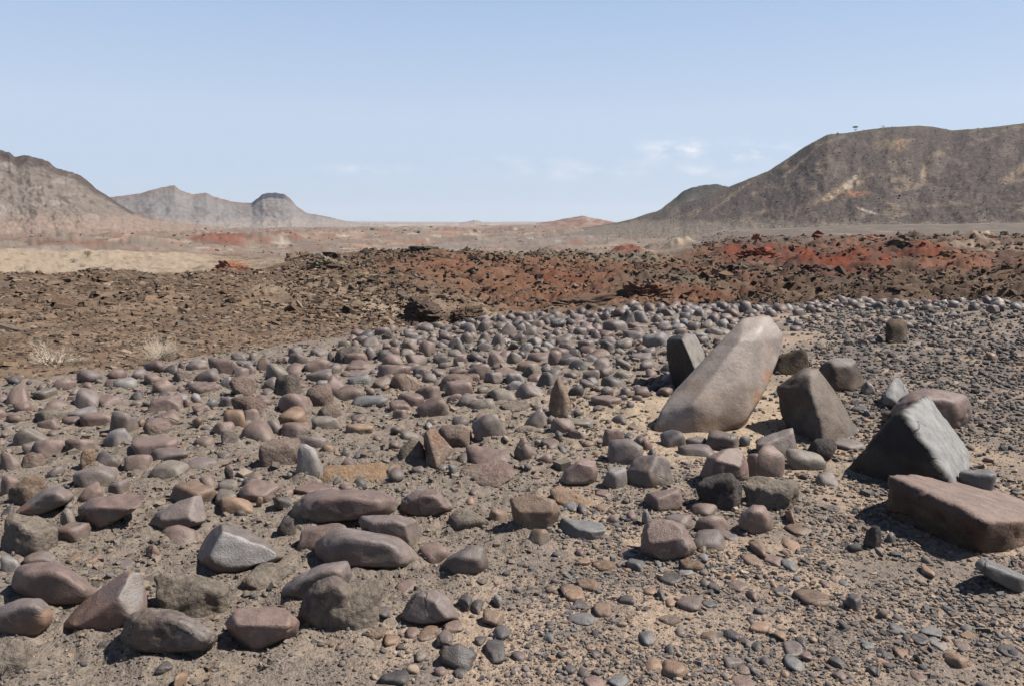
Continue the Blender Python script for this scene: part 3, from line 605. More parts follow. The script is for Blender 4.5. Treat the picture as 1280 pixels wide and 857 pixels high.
COBBLES = """
7 39 482 506 p f
40 72 483 497 m l
53 91 498 512 p f
92 125 485 510 g f | the twin-tone facet cobble | grey cobble split into a dark and a light facet near the shale
120 156 492 514 p f
163 180 487 499 d r | the small plum cobble | small smooth plum cobble perched at the shale edge
180 232 491 516 p f | the reddish wedge cobble | long reddish wedge cobble with a cracked end, behind the smaller red ones
229 243 498 510 p a
194 226 510 526 p r
84 124 507 524 k f | the pale blue facet cobble | pale bluish cobble with a flat tilted top beside a pinkish wedge
42 86 509 530 m m
46 76 522 536 p l
76 110 519 530 p l
98 144 514 534 p f
137 174 512 541 g f | the peaked cobble | peaked cobble with one charcoal side and one light side
172 183 522 534 b a
179 216 521 537 p r
180 214 526 545 p m
128 167 534 557 k f | the pale violet cobble | pale violet cobble with a bright facet and a muddy crust
14 65 534 561 m r
27 52 551 569 g r
41 81 548 572 p f
81 120 548 565 p l
0 27 562 588 p f | the ridged red cobble | reddish cobble with a sharp upright ridge at the rim of the view
26 58 564 587 p m
100 120 560 581 o m | the rough orange nub | rough orange-brown nub standing against a smooth dark cobble
119 152 563 584 d r | the sleek dark cobble | sleek dark purple cobble beside the rough orange nub
163 222 544 571 p l | the bent flat cobble | bent flat brown cobble with a hollow scooped in its side
187 236 558 579 g r
155 191 567 588 p r
186 237 574 600 m r | the crackled mud dome | crackled mud-coated dome between smooth grey cobbles
232 272 571 584 g l
204 223 455 469 d r
222 232 450 461 p r
232 260 450 464 g f
215 244 462 478 g m
260 302 447 468 p l | the lilac slab cobble | flat lilac slab tilted up at the shale edge
242 277 459 479 g r
231 244 475 485 p r
289 312 459 473 g f
301 322 453 468 g r
288 308 440 451 g r
310 322 440 451 g r
320 342 445 463 b r | the brown egg cobble | brown egg-shaped cobble with a shaded base near the shale edge
331 363 453 475 m r
329 348 470 485 g r
343 378 467 496 d m | the mud-plastered cobble | dark cobble plastered with grey mud on its top
234 276 476 491 p l
272 293 470 485 k f
286 320 469 496 p m | the stout pink lump | stout pinkish lump behind the cracked wedge cobbles
190 220 474 492 p r
238 253 490 503 k f
274 294 495 507 g r
289 337 494 520 p m
239 264 505 516 p a
279 308 511 533 o r | the burnt-orange cobble | smooth burnt-orange cobble with a glossy rounded top
303 325 510 525 p f
240 255 520 530 b a
267 294 526 542 p r
300 341 525 546 p r | the lilac teardrop cobble | smooth lilac teardrop-shaped cobble before the burnt-orange one
331 353 524 539 g r
346 392 491 515 p r
347 383 507 529 o r | the tan egg cobble | bright tan egg-shaped cobble amid purplish ones
375 387 526 535 o a
351 390 527 549 p r | the plum log cobble | plum log-shaped cobble lying below the tan egg cobble
369 411 543 563 g l
380 418 478 510 p m
396 427 501 523 p m
389 425 519 535 m l
360 380 432 446 g r
386 411 433 448 g r
358 385 441 457 g r
380 413 448 465 p r
407 428 453 469 g f
382 415 460 475 g l
404 433 467 494 p f
396 411 448 464 p r
418 452 432 450 d m | the rough dark cobble | rough dark cobble with a muddy cap near the field rim
409 418 440 450 d r
422 439 425 435 m r
439 450 425 436 p r
450 477 420 435 g f | the tent-shaped cobble | grey tent-shaped cobble on the far rim of the field
455 472 433 451 g r
430 460 440 455 p l
431 471 449 463 p f
426 457 461 471 p l
434 466 465 483 s l | the bluish flat cobble | bluish flat-topped cobble among pinkish ones
417 455 480 502 p r | the brick-red cobble | brick-red smooth oval cobble behind the long slate cobble
438 485 493 509 s l | the long slate cobble | long slate-grey cobble tapering to a thin tip
455 469 483 494 p r
465 495 468 486 p f
484 525 466 493 b f
471 515 455 471 p f
507 527 453 464 g r
477 505 442 458 p r
470 496 436 452 d r
500 524 426 441 p r
523 545 426 441 p r | the ruddy block cobble | ruddy block-shaped cobble in the back rows
498 520 435 445 m r
506 534 442 457 p r
516 534 459 472 d f
541 560 442 455 d r | the ink-dark cobble | ink-dark rounded cobble alone among lighter ones
539 557 461 471 g r
548 591 466 488 p m
556 591 474 496 p r | the russet dome cobble | russet dome-shaped cobble with a smooth top
519 551 481 496 p l
541 563 474 484 p r
495 531 490 508 p l
486 517 499 515 p f | the white-patched cobble | brown cobble with a chalk-white chipped patch
519 562 495 519 p f | the muddy pyramid cobble | broad pyramid-shaped cobble with mud round its foot
558 579 491 502 p r
572 598 490 508 g f
586 620 497 514 m f
584 613 454 472 p r | the rosy round cobble | rosy round cobble standing proud of its neighbours
579 600 466 477 p l
604 630 464 478 g f
544 561 427 435 g r
560 579 421 434 g r
565 582 428 440 d r
549 561 412 421 g r
596 612 401 414 d r
579 596 405 421 g r
600 613 396 405 g r
598 613 414 427 g r
575 592 414 429 g r
503 524 413 423 g r
486 500 424 434 g r
532 548 421 431 g r
591 600 438 446 d r
476 496 414 426 d m | the hollow dark rock | hollow dark rusty rock at the foot of the reddish slope
626 646 403 417 g r
653 667 391 402 g r | the blue back-row cobble | round blue-grey cobble at the very back of the field
676 689 396 405 d f
672 684 389 397 g r
688 703 388 398 g r
712 731 391 401 g r
734 750 391 400 g r
750 763 388 402 g r
707 721 398 408 d f
741 754 398 407 d r
753 785 399 415 g r
773 794 387 404 d f | the two-tone back cobble | dark-sided cobble at the back beneath the crumbly red bank
789 812 389 405 k f
782 812 403 412 p l | the propped flat slab | flat slab propped over a dark gap at the back
778 807 413 424 g l
803 838 415 437 k r | the pale pillow stone | pale smooth pillow-shaped stone next to the dark shadowed standing rock
749 769 425 441 d f
648 666 428 441 k f
640 659 416 431 g f
612 631 416 433 g r
600 612 415 426 g r
658 678 421 433 m r
653 673 407 421 m r
645 658 403 415 k r
676 694 427 437 k r
698 720 428 442 g r
685 702 437 455 p r
694 727 441 456 d f
706 726 436 445 d r
736 764 435 449 b r | the long chocolate cobble | long chocolate-brown cobble lying aslant
726 750 442 454 d r
738 763 446 461 g r
711 744 449 463 d r | the speckled dark loaf | speckled dark loaf-shaped cobble behind the brown standing stone
657 688 441 454 p r
646 675 450 465 b r
609 632 440 457 p r
633 653 439 454 m r
614 638 452 464 p r
617 648 458 472 p r
632 657 465 481 k f
652 677 456 474 m m
671 699 464 484 d f | the half-black cobble | half-black smooth cobble just behind the brown standing stone
659 680 466 478 p r
631 658 475 489 k f
608 646 484 501 m f
643 683 477 498 g f | the twin-block cobble | grey cobble split into two blocks, next to the brown standing stone
624 662 500 515 m m
728 750 461 474 g r
751 782 470 484 d r | the smooth charcoal cobble | smooth charcoal cobble with a pale worn top
724 744 473 485 g r
769 789 446 461 g f
786 816 440 453 g l
765 792 461 472 m r
775 792 483 496 g r
738 778 493 508 p l | the buried mauve cobble | mauve cobble buried almost flush in the sand
783 793 501 510 d r
791 811 471 481 m r
432 467 528 543 o l | the rusty flat flake | rusty orange flat flake lying on grey mud
560 572 580 591 s r
427 437 561 570 d r
491 509 511 525 p l
500 527 537 550 m r
276 303 538 558 d m
401 418 555 564 o l
201 248 655 687 p r | the dull pink cobble | dull pink smooth cobble touching the white-faced boulder
272 298 598 614 m r
275 318 620 642 o f | the orange-ended cobble | blue-grey cobble with two orange worn ends
320 329 620 631 o a
340 368 620 638 d a | the dark wedge cobble | small dark wedge cobble at the tip of the long pink-grey boulder
363 428 601 622 p l
346 372 643 674 d v | the curled hollow cobble | curled dark cobble with a hole in it
280 292 583 597 d v
269 296 610 629 m r
295 309 636 645 d a
0 26 592 619 p r
10 62 593 631 b m | the rough brown overhang rock | rough brown rock overhanging a black gap
91 146 582 609 g r
96 130 600 627 p f | the red-flanked cobble | pinkish cobble with a brick-red flank and flat dusty top
135 163 596 617 g r
0 19 628 653 d r
75 95 634 659 m a
69 114 651 678 p r | the lilac half-moon cobble | polished lilac half-moon cobble beside the crackled mud hump
103 119 651 662 o l
182 200 680 696 b r | the rough brown nub | rough brown nub among small reddish chips
29 70 687 706 g r
0 27 693 717 k r
523 562 676 704 p r | the flat mauve cobble | flat rounded mauve cobble at the end of the grainy loaf boulder
558 613 634 663 m m | the gritty low cobble | gritty low cobble beside the cracked dome boulder
611 640 634 651 b a
659 687 660 681 b r | the rough tan cobble | rough tan-brown cobble at the foot of the rough upright slab
655 684 508 536 g f | the peaked grey cobble | peaked smooth grey cobble shaded by the brown standing stone
687 720 522 541 p r
709 733 535 549 g f
710 744 522 532 m l
642 672 546 573 p f | the keeled cobble | brown cobble with a pale keel running down its front
643 676 531 542 m m
753 780 535 557 p r | the warm brown cobble | warm brown round cobble behind the knuckle boulder
825 857 536 558 d f | the dark-ended cobble | grey cobble with a dark blunt end below the leaning slab foot
856 884 544 556 g l
847 893 554 568 g l | the pencil-flat cobble | long flat grey cobble lying across the sand below the leaning slab
923 938 544 557 s r
933 953 566 595 p r
863 898 627 645 p r | the smooth oval cobble | smooth reddish oval cobble before the pitted black boulder
868 912 643 666 p r
828 868 641 661 g r
866 907 660 688 g r | the flat pale cobble | flat pale lilac cobble beside the saddle boulder
802 815 635 656 k a
1019 1050 586 608 g r
1079 1102 656 685 d v | the rough shadow-edge cobble | rough dark cobble at the edge of the block's shadow
1107 1120 664 678 s r
1037 1085 546 563 g l
1102 1120 513 527 d a
1075 1095 475 493 k a | the pale curled chip | pale curled chip leaning on the dark stump
1232 1246 440 450 o l
878 886 439 455 b a
620 633 393 402 g r
640 655 395 404 g r
690 706 409 419 g r
716 734 409 420 g r
738 752 412 424 g r
694 716 420 431 g r
722 744 424 435 g l
664 682 400 409 p r
814 829 392 403 g r
826 846 386 397 g f
848 864 390 401 d r
866 884 386 398 g r
884 900 392 404 g r
858 876 402 414 g r
842 860 408 420 p r
880 904 408 420 g r
896 912 398 410 k r
912 926 380 392 g f
924 940 376 390 g f
940 954 380 391 k r
930 944 391 402 d r
956 972 386 396 g r
978 992 379 389 k r
990 1006 385 395 g f
1006 1020 381 391 d a
838 850 398 408 k r
560 580 436 446 m r
596 616 428 440 g r
566 586 444 456 p r
538 556 402 410 m r
1058 1074 374 384 g r
1088 1106 377 387 d r
1120 1138 375 385 g r
1150 1166 379 389 g r
1184 1200 375 385 k f
1210 1226 378 388 d r
1232 1250 381 391 g r
1262 1278 378 388 k r
"""
PEBBLES = """
483 501 579 591 o r
532 541 526 534 k r
587 598 609 618 p r
582 593 619 630 o r | the salmon pebble | salmon-pink oval pebble below the undercut crusted boulder
217 233 558 567 o l
139 153 669 681 k r | the bluish white pebble | small bluish-white pebble among reddish chips
160 173 683 693 p a
83 103 691 704 b l
105 127 691 704 b l
195 217 825 839 d l
217 235 828 862 o r | the long orange pebble | long smooth orange pebble by the lower rim of the view
122 144 794 809 d l
142 169 699 712 g l
494 523 723 744 p r | the veined oval pebble | dark pinkish oval pebble crossed by pale veins
603 630 761 782 b a | the tan-fronted chunk | angular chunk with a tan crusted front beside grey shards
550 597 803 835 d a | the big slate shard | big dark slate shard with a sharp raised edge
605 632 799 828 d a | the black block shard | dark block-like shard with a bright broken top
616 639 781 802 d a
474 511 836 856 d l | the lying slate splinter | long slate splinter lying near the bottom rim
522 550 781 801 b r | the brown lumpy pebble | brown lumpy pebble tucked below the lone faceted boulder
545 567 784 809 g a
554 579 774 790 p l | the pale pink flat pebble | pale pink flat pebble leaning on the lone faceted boulder
507 523 783 797 p r
455 483 781 797 b m
468 488 757 771 d a
572 591 742 761 d a
588 606 748 766 d a
480 500 792 808 o l
593 609 794 805 d a
567 586 833 847 d a
550 568 806 818 d a
616 628 741 756 k a
640 657 811 823 g l
679 693 790 804 s a
542 558 832 844 p r
519 534 812 827 m r
693 703 536 547 d r
744 765 611 620 p l
703 721 626 639 s f | the striped slate pebble | striped slate pebble beside the rough upright slab
722 735 627 640 d f
744 763 629 639 o l
676 700 547 560 p l
699 708 556 564 s r
792 807 543 558 d a
781 793 540 548 d r
729 745 550 557 o l
783 796 637 651 p r
811 820 556 567 d r
1027 1041 541 553 o r | the tan egg-shaped pebble | tan egg-shaped pebble resting on the dark knobbly rock
1063 1086 506 515 d l | the dark bar stone | dark bar-shaped stone lying on pale sand
1081 1089 510 519 s r
1151 1169 703 722 o a | the orange shadow pebble | pointed orange pebble in front of the block's shadow
1064 1074 652 663 g r
1072 1086 423 432 b l
783 808 697 715 s f | the slate block pebble | dark slate block-like pebble below the saddle boulder
821 855 713 731 d l | the plum triangular flake | flat plum triangular flake below the saddle boulder
774 793 743 755 d a
709 744 765 781 s r | the grey rod pebble | smooth grey rod-shaped pebble beside a tan flake
742 764 752 772 b l | the tan squarish flake | tan squarish flake touching the grey rod pebble
699 731 730 752 o l
720 750 723 739 o m | the holed orange crumb | holed crumbly orange piece on fine gravel
716 737 748 761 d a
845 878 744 763 g r | the grey leaf-shaped pebble | large grey leaf-shaped pebble lying flat
805 820 734 743 o r
820 831 735 749 d a
831 846 747 758 o r
878 896 749 759 s l
874 889 721 733 g r
884 901 727 740 d a
823 851 768 781 p m
847 867 709 719 k l
848 880 698 714 b m
740 770 699 713 o m
720 739 698 706 o l
773 796 685 699 p l
719 731 685 694 p r
760 774 642 654 p r
817 827 698 709 s r
872 883 676 691 b r
872 886 691 702 k r
799 818 788 807 s r | the slate bun pebble | rounded slate-grey pebble beside a sandy bare patch
806 829 822 838 o r
828 858 824 846 o l | the broad tan pebble | broad flat tan pebble near the bottom rim
737 751 811 822 d r
732 745 804 813 o l
721 738 834 848 d a
728 758 843 860 p f
759 788 843 860 s f
704 721 830 841 d a
844 858 782 794 g r
831 843 803 816 d r
876 898 788 802 b f
756 772 806 817 o l
911 938 725 740 g f | the grey brick-like pebble | smooth grey brick-like pebble below the brown flake pile
962 989 732 742 d l
992 1039 736 759 b l | the tan tilted flake | tan tilted flake with a black gap under its edge
1054 1077 740 761 d l
904 925 786 801 d r | the glossy chestnut pebble | glossy dark chestnut pebble like a bean
937 963 777 791 o r
934 946 772 784 g r
922 940 795 807 g f
938 954 801 813 d r
963 983 788 801 o a
978 1005 801 821 g l | the pale square flake | pale squarish grey flake touching the speckled pebble
980 1007 817 840 s r | the speckled grey pebble | speckled blue-grey pebble with a rough top
993 1008 795 810 d a
999 1017 814 827 p r
903 929 819 833 g l
937 950 832 845 s a
921 938 830 843 p r
913 944 844 860 p r
1073 1094 797 812 s r | the domed slate pebble | domed slate-grey pebble with a shaded flank
1036 1058 819 835 d a
1040 1058 837 851 p r
1083 1101 831 846 d r
975 987 836 847 o r
950 964 820 833 d r
932 948 737 750 b a
1111 1135 778 792 s l
1149 1178 782 796 s l | the flat slate oval | flat slate oval above the orange oval pebble
1138 1163 791 805 d l
1160 1186 796 814 k f | the pale pyramid pebble | pale pyramid-shaped pebble above the orange oval pebble
1179 1211 814 834 o r | the orange oval pebble | large flat orange oval pebble on grey gravel
1192 1213 801 813 p l
1176 1191 794 802 o l
1173 1186 742 755 o r
1196 1213 743 759 s r
1177 1192 758 774 d r
1246 1278 805 822 d l | the dark oblong flake | dark oblong flake near the lower corner
1215 1231 726 737 d r
1095 1116 809 824 d a
1106 1120 805 816 s r
1093 1114 822 834 o r
1116 1145 808 824 o l
1239 1259 786 797 p l
1138 1160 838 852 p r
1125 1139 817 827 g l
1142 1154 817 831 d a
981 995 637 653 o a | the orange triangular chip | orange triangular chip standing on the grit
976 1000 671 687 o r | the ochre pebble | ochre blocky pebble before the domed boulder
976 997 698 714 s r | the round slate pebble | round slate pebble at the end of a lilac flake
954 982 693 708 p l
1028 1051 631 640 d l
980 1013 652 668 b l
935 958 675 697 b a | the leaning brown shard | brown shard leaning on a pile of flakes
926 955 692 708 b l
1036 1049 718 726 b r
1048 1061 723 732 s r
1024 1037 724 734 p r
963 972 725 735 o r
1092 1104 683 695 s r
1060 1072 683 691 d r
902 923 663 675 g l
922 935 659 668 d l
"""
# ------------------------------------------------------------------ stones
TONE = {'g': (.158, .128, .120), 'p': (.182, .127, .111), 'b': (.185, .125, .090), 'o': (.25, .165, .115), 'd': (.082, .074, .074), 'k': (.225, .205, .198), 's': (.150, .143, .141), 'm': (.195, .165, .138)}
TONE_WORD = {'g': 'grey', 'p': 'pinkish-brown', 'b': 'brown', 'o': 'orange-tan', 'd': 'dark', 'k': 'pale grey', 's': 'slate-grey', 'm': 'mud-coated'}
STYLE_WORD = {'r': 'rounded', 'f': 'faceted', 'l': 'flat', 'a': 'angular', 'm': 'crusted', 'v': 'pitted'}

def smooth_polytope(D, Nn, H, p):
    q = np.maximum(D @ Nn.T / H, 0) 
    m = q.max(1)
    return 1.0 / (m * ((q / m[:, None]) ** p).sum(1) ** (1.0 / p))

def random_rotation(rng, tilt=.5):
    a, b, c = rng.uniform(0, 2 * math.pi), rng.normal(0, tilt), rng.normal(0, tilt)
    ca, sa, cb, sb, cc, sc = math.cos(a), math.sin(a), math.cos(b), math.sin(b), math.cos(c), math.sin(c)
    return np.array([[ca, -sa, 0], [sa, ca, 0], [0, 0, 1]]) @ np.array([[cb, 0, sb], [0, 1, 0], [-sb, 0, cb]]) @ np.array([[1, 0, 0], [0, cc, -sc], [0, sc, cc]])

def unit_stone(rng, style, s):
    """a stone filling the box -1..1; style says how it broke and weathered"""
    D, F = ico(s)
    box = np.array([[1, 0, 0], [-1, 0, 0], [0, 1, 0], [0, -1, 0], [0, 0, 1], [0, 0, -1]], float)
    if style in 'fa':
        Nn = box + rng.normal(0, .16 if style == 'f' else .28, box.shape)
        H = rng.uniform(.72, 1.0, 6)
        ex = rng.normal(size=(4, 3)); ex[:, 2] = np.abs(ex[:, 2]) + .15
        Nn = np.vstack([Nn, ex]); H = np.concatenate([H, rng.uniform(.66, .9, 4)])
        p = rng.uniform(16, 40) if style == 'f' else 70
        amp, fr, hi = .07, 2.2, .012
    elif style == 'l':
        Nn = np.vstack([box[4:], box[:4] + rng.normal(0, .25, (4, 3)), rng.normal(size=(4, 3)) * [1, 1, .25]])
        H = np.concatenate([rng.uniform(.6, .75, 2), rng.uniform(.8, 1, 4), rng.uniform(.8, 1, 4)])
        p = rng.uniform(14, 34); amp, fr, hi = .07, 2.0, .014
    else:
        Nn = np.vstack([box + rng.normal(0, .2, box.shape), rng.normal(size=(9, 3))])
        H = np.concatenate([rng.uniform(.8, 1.0, 6), rng.uniform(.82, 1.05, 9)])
        p = rng.uniform(7, 16); amp, fr, hi = .10, 1.5, .010
        if style == 'm': amp, fr, hi = .15, 2.0, .045
        if style == 'v': amp, fr, hi = .13, 2.6, .06
    Nn = Nn / np.linalg.norm(Nn, axis=1)[:, None]
    r = smooth_polytope(D, Nn, H, p)
    sd_ = int(rng.integers(1, 100000))
    r = r * (1 + amp * fbm3(D * fr + sd_ % 37, 3, sd_) + hi * fbm3(D * (9 if style in 'mv' else 14), 3, sd_ + 3))
    Vv = (D * r[:, None]) @ random_rotation(rng, .22 if style != 'l' else .12).T
    lo, hi_ = Vv.min(0), Vv.max(0)
    return (Vv - (lo + hi_) / 2) / ((hi_ - lo) / 2), F

def stone_colour(rng, V, size, zg, tone, style):
    """varnish in patches, a rusty line where the soil once reached, dust of the crust on rough ones"""
    sd_ = int(rng.integers(1, 100000))
    base = np.array(TONE[tone]) * rng.uniform(.86, 1.16)
    c = np.tile(base, (len(V), 1))
    P = V / size
    n = fbm3(P * 2.2, 3, sd_)
    c = mix(c, np.array([.185, .130, .105]) if tone in 'gpbd' else base * .75, sstep(.0, .5, n) * .6)
    c = mix(c, base * 1.35, sstep(.1, .5, fbm3(P * 1.5, 2, sd_ + 5)) * .45)
    if tone in 'gpk' and style in 'rf':
        h = V[:, 2] - zg
        c = mix(c, (.26, .165, .115), (1 - sstep(.10, .30, h / size + .10 * n)) * rng.uniform(.1, .75))
    top = V[:, 2].max() - zg
    line = (V[:, 2] - zg) / max(top, .01)
    if tone not in 'os' and size < 1:
        c = mix(c, np.array([.205, .170, .143]) * rng.uniform(.9, 1.1), (1 - sstep(.22, .50, line + .45 * n + .15 * fbm3(P * 8, 2, sd_ + 2))) * rng.uniform(.35, 1.0))
    if style in 'mv':
        crust = sstep(-.15, .25, fbm3(P * 3.5, 3, sd_ + 9))
        c = mix(c, np.array([.24, .20, .165]) if style == 'm' else base * .6, crust * .7)
    c *= (1 + .12 * fbm3(P * 9, 2, sd_ + 13))[:, None]
    return np.clip(c, .02, .8)

def fit_stone(rng, U, box, style, lying=False):
    """scale and bed a unit stone in the ground so that the part above it spans the surveyed extent"""
    x0, x1, y0, y1 = box
    P = at((x0 + x1) / 2, y1, 0.0)
    for _ in range(3):
        P = at((x0 + x1) / 2, y1, float(ground(P[:1], P[1:2], False)[0]))
    _, _, f = proj(P[None]); f = f[0]
    sin_d = (EYE - P[2]) / np.linalg.norm(P - [0, 0, EYE])
    a = (x1 - x0) / FPX * f / 2
    vis_h = (y1 - y0) / FPX * f
    b = a * rng.uniform(.62, .95)
    b = min(b, .42 * vis_h / sin_d) if style != 'l' else min(b, .50 * vis_h / sin_d)
    b = max(b, a * .35)
    if lying: b = float(np.clip(.44 * vis_h / sin_d, a * .4, a * 2.2))
    emb = {'r': .44, 'f': .42, 'l': .45, 'a': .22, 'm': .46, 'v': .28}[style] * rng.uniform(.8, 1.15)
    c = max(vis_h * .55, a * .25)
    cx, cy = P[0], P[1] + b * .6
    zg = P[2]
    for _ in range(9):
        W = U * [a, b, c] + [cx, cy, zg + c * (1 - 2 * emb)]
        vis = W[W[:, 2] > zg]
        px, py, ff = proj(vis)
        w = px.max() - px.min()
        a *= np.clip((x1 - x0) / w, .7, 1.4)
        cx += ((x0 + x1) / 2 - (px.max() + px.min()) / 2) / FPX * f
        cy += np.clip((py.max() - y1) / FPX * f / sin_d, -.3, .3) * .8
        hh = py.max() - py.min()
        c *= np.clip((y1 - y0) / hh, .75, 1.3)
        c = float(np.clip(c, a * .18, max(a, b) * .6 if lying else a * 2.6))
    return W, np.array([cx, cy, zg]), a

ALL = []        # every catalogued stone: name, category, box, tone, style, short name, object
def parse(text):
    for line in text.strip().split("\n"):
        p = [q.strip() for q in line.split("|")]
        v = p[0].split()
        yield [float(q) for q in v[:4]], v[4], v[5], (p[1] if len(p) > 1 else None), (p[2] if len(p) > 2 else None), (p[3] if len(p) > 3 else None)

def detail(w):
    return 6 if w > 150 else 5 if w > 60 else 4 if w > 48 else 3 if w > 17 else 2

GROUP = {"boulder": "boulders bedded in the stone field", "cobble": "cobbles paving the stone field", "pebble": "larger pebbles on the gravel"}

def place(name, mat_of, V, F, col, origin, smooth=True):
    me = make_mesh(name, V - origin, F, col, mat_of, smooth)
    return link(name, me, loc=origin)

def hull_stone(pts, p, s, rng, amp=.03, fr=2.0, hi=.008, chip=.11):
    """a stone whose faces follow the convex hull of measured points, edges worn by the exponent p"""
    pts = np.array(pts, float)
    bm = bmesh.new()
    for q in pts: bm.verts.new(q)
    bmesh.ops.convex_hull(bm, input=bm.verts)
    bm.normal_update()
    cen = (pts.min(0) + pts.max(0)) / 2
    planes = []
    for fc in bm.faces:
        n = np.array(fc.normal[:]); d = float(np.dot(n, np.array(fc.verts[0].co[:]) - cen))
        if d < 0: n, d = -n, -d
        if d < 1e-4 or fc.calc_area() < 1e-7: continue
        if not any(np.dot(n, m) > .985 and abs(d - e) < .12 * max(d, e) for m, e in planes): planes.append((n, d))
    bm.free()
    Nn, H = np.array([n for n, _ in planes]), np.array([d for _, d in planes])
    D0, F = ico(s)
    ext = (pts.max(0) - pts.min(0)) / 2
    D = D0 * ext; D /= np.linalg.norm(D, axis=1)[:, None]
    r = smooth_polytope(D, Nn, H, p)
    sd_ = int(rng.integers(1, 100000))
    V = D * r[:, None]
    size = float(ext.max())
    r = r * (1 + amp * fbm3(V / size * fr + 5, 3, sd_) + hi * fbm3(V / size * 11, 3, sd_ + 3))
    q = np.sort(np.maximum(D @ Nn.T / H, 0), 1)
    edge = sstep(.86, 1.0, q[:, -2] / q[:, -1])
    r = r * (1 - edge * (.010 + chip * np.maximum(0, fbm3(V / size * 7, 3, sd_ + 21))))
    V = D * r[:, None]
    lo, hi_ = V.min(0), V.max(0)
    V = (V - (lo + hi_) / 2) * (2 * ext / (hi_ - lo))
    return V + cen, F, size

def outline_stone(pts, rng, style, depth=.8):
    """measured outline at the stone's middle, bulging to a front and a back"""
    pts = np.array(pts, float)
    x0, y0 = pts.min(0); x1, y1 = pts.max(0)
    P = at((x0 + x1) / 2, y1, 0)
    zg = float(ground(P[:1], P[1:2], False)[0])
    P = at((x0 + x1) / 2, y1, zg)
    f = proj(P[None])[2][0]
    w = (x1 - x0) / FPX * f
    vis = (y1 - y0) / FPX * f
    sin_d = (EYE - zg) / np.linalg.norm(P - [0, 0, EYE])
    d = min(depth * w, .8 * vis / sin_d)
    Y0 = P[1] + d * .32
    c = np.array([(x0 + x1) / 2, y0 * .45 + y1 * .55])
    out = []
    for q in pts:
        out.append(at_depth(q[0], q[1], Y0))
        e = c + (q - c) * .68; out.append(at_depth(e[0], e[1] + 2, Y0 - d * .42))
        e = c + (q - c) * .70; out.append(at_depth(e[0], e[1] - 2, Y0 + d * .5))
    out = np.array(out)
    low = out[out[:, 2] < np.percentile(out[:, 2], 35)].copy()
    low[:, 2] = np.minimum(low[:, 2], zg - .12 * vis)
    low[:, :2] = low[:, :2] * .8 + low[:, :2].mean(0) * .2
    return np.vstack([out, low]), zg

OUTLINE = {
    'cannon': [(372, 772), (378, 747), (394, 727), (418, 718), (438, 732), (445, 760), (441, 784), (415, 792), (388, 788)],
    'whiteface': [(242, 690), (247, 672), (262, 655), (285, 653), (310, 661), (332, 676), (357, 694), (350, 700), (310, 713), (262, 718), (247, 712)],
    'wedge': [(76, 784), (100, 755), (130, 732), (160, 713), (176, 713), (184, 738), (185, 770), (168, 788), (110, 792)],
    'pear': [(12, 725), (20, 706), (45, 700), (75, 702), (105, 720), (124, 738), (120, 748), (95, 758), (60, 762), (40, 750), (18, 740)],
    'belly': [(-10, 765), (5, 755), (25, 747), (50, 746), (62, 756), (67, 772), (60, 785), (35, 797), (8, 796), (-12, 788)],
    'split': [(149, 800), (152, 780), (165, 765), (190, 759), (222, 762), (255, 780), (274, 796), (265, 812), (220, 822), (170, 820)],
    'flattop': [(281, 775), (290, 762), (320, 756), (355, 757), (374, 775), (370, 790), (340, 805), (310, 814), (298, 805)],
    'sleek': [(348, 742), (362, 725), (385, 712), (412, 702), (434, 700), (440, 720), (420, 745), (380, 756), (358, 752)],
    'grainy': [(392, 690), (395, 672), (412, 660), (460, 661), (498, 668), (522, 690), (526, 704), (512, 713), (455, 712), (420, 704), (398, 702)],
    'squareend': [(448, 650), (452, 643), (500, 642), (526, 654), (531, 662), (522, 682), (490, 680), (455, 664)],
    'longpink': [(362, 645), (366, 630), (385, 616), (420, 611), (470, 612), (490, 617), (497, 630), (490, 642), (440, 652), (390, 658), (368, 655)],
    'dome': [(497, 640), (503, 622), (520, 612), (545, 610), (560, 624), (567, 634), (555, 641), (530, 647), (505, 645)],
    'angular': [(551, 706), (560, 695), (590, 680), (604, 683), (611, 705), (605, 715), (576, 723), (560, 718)],
    'lone': [(500, 771), (510, 752), (521, 739), (546, 737), (562, 748), (574, 773), (560, 778), (530, 784), (508, 779)],
    'arrowhead': [(96, 635), (115, 622), (150, 616), (187, 619), (165, 640), (140, 652), (115, 660), (100, 650)],
    'swoop': [(15, 642), (30, 632), (55, 610), (75, 606), (92, 618), (88, 626), (60, 637), (30, 646)],
    'ridged': [(185, 655), (195, 640), (225, 625), (250, 618), (258, 638), (260, 650), (240, 658), (210, 665), (188, 662)],
    'roughslab': [(637, 622), (665, 617), (695, 625), (701, 640), (692, 660), (645, 666), (640, 645)],
    'saddle': [(800, 690), (803, 660), (812, 649), (835, 648), (855, 655), (871, 685), (866, 694), (840, 701), (812, 700)],
    'humped': [(875, 592), (884, 571), (905, 561), (924, 559), (935, 578), (937, 600), (915, 606), (890, 602)],
    'tilted': [(700, 600), (706, 588), (725, 573), (738, 570), (748, 588), (745, 600), (730, 608), (705, 608)],
    'domed': [(922, 660), (925, 645), (940, 630), (955, 631), (965, 645), (967, 662), (950, 668), (930, 667)],
    'bigbrown': [(1112, 516), (1124, 497), (1148, 485), (1182, 487), (1208, 494), (1216, 514), (1211, 530), (1190, 540), (1150, 541), (1122, 532)],
    'wing': [(1218, 705), (1226, 697), (1250, 704), (1290, 722), (1290, 740), (1262, 737), (1235, 722)],
}
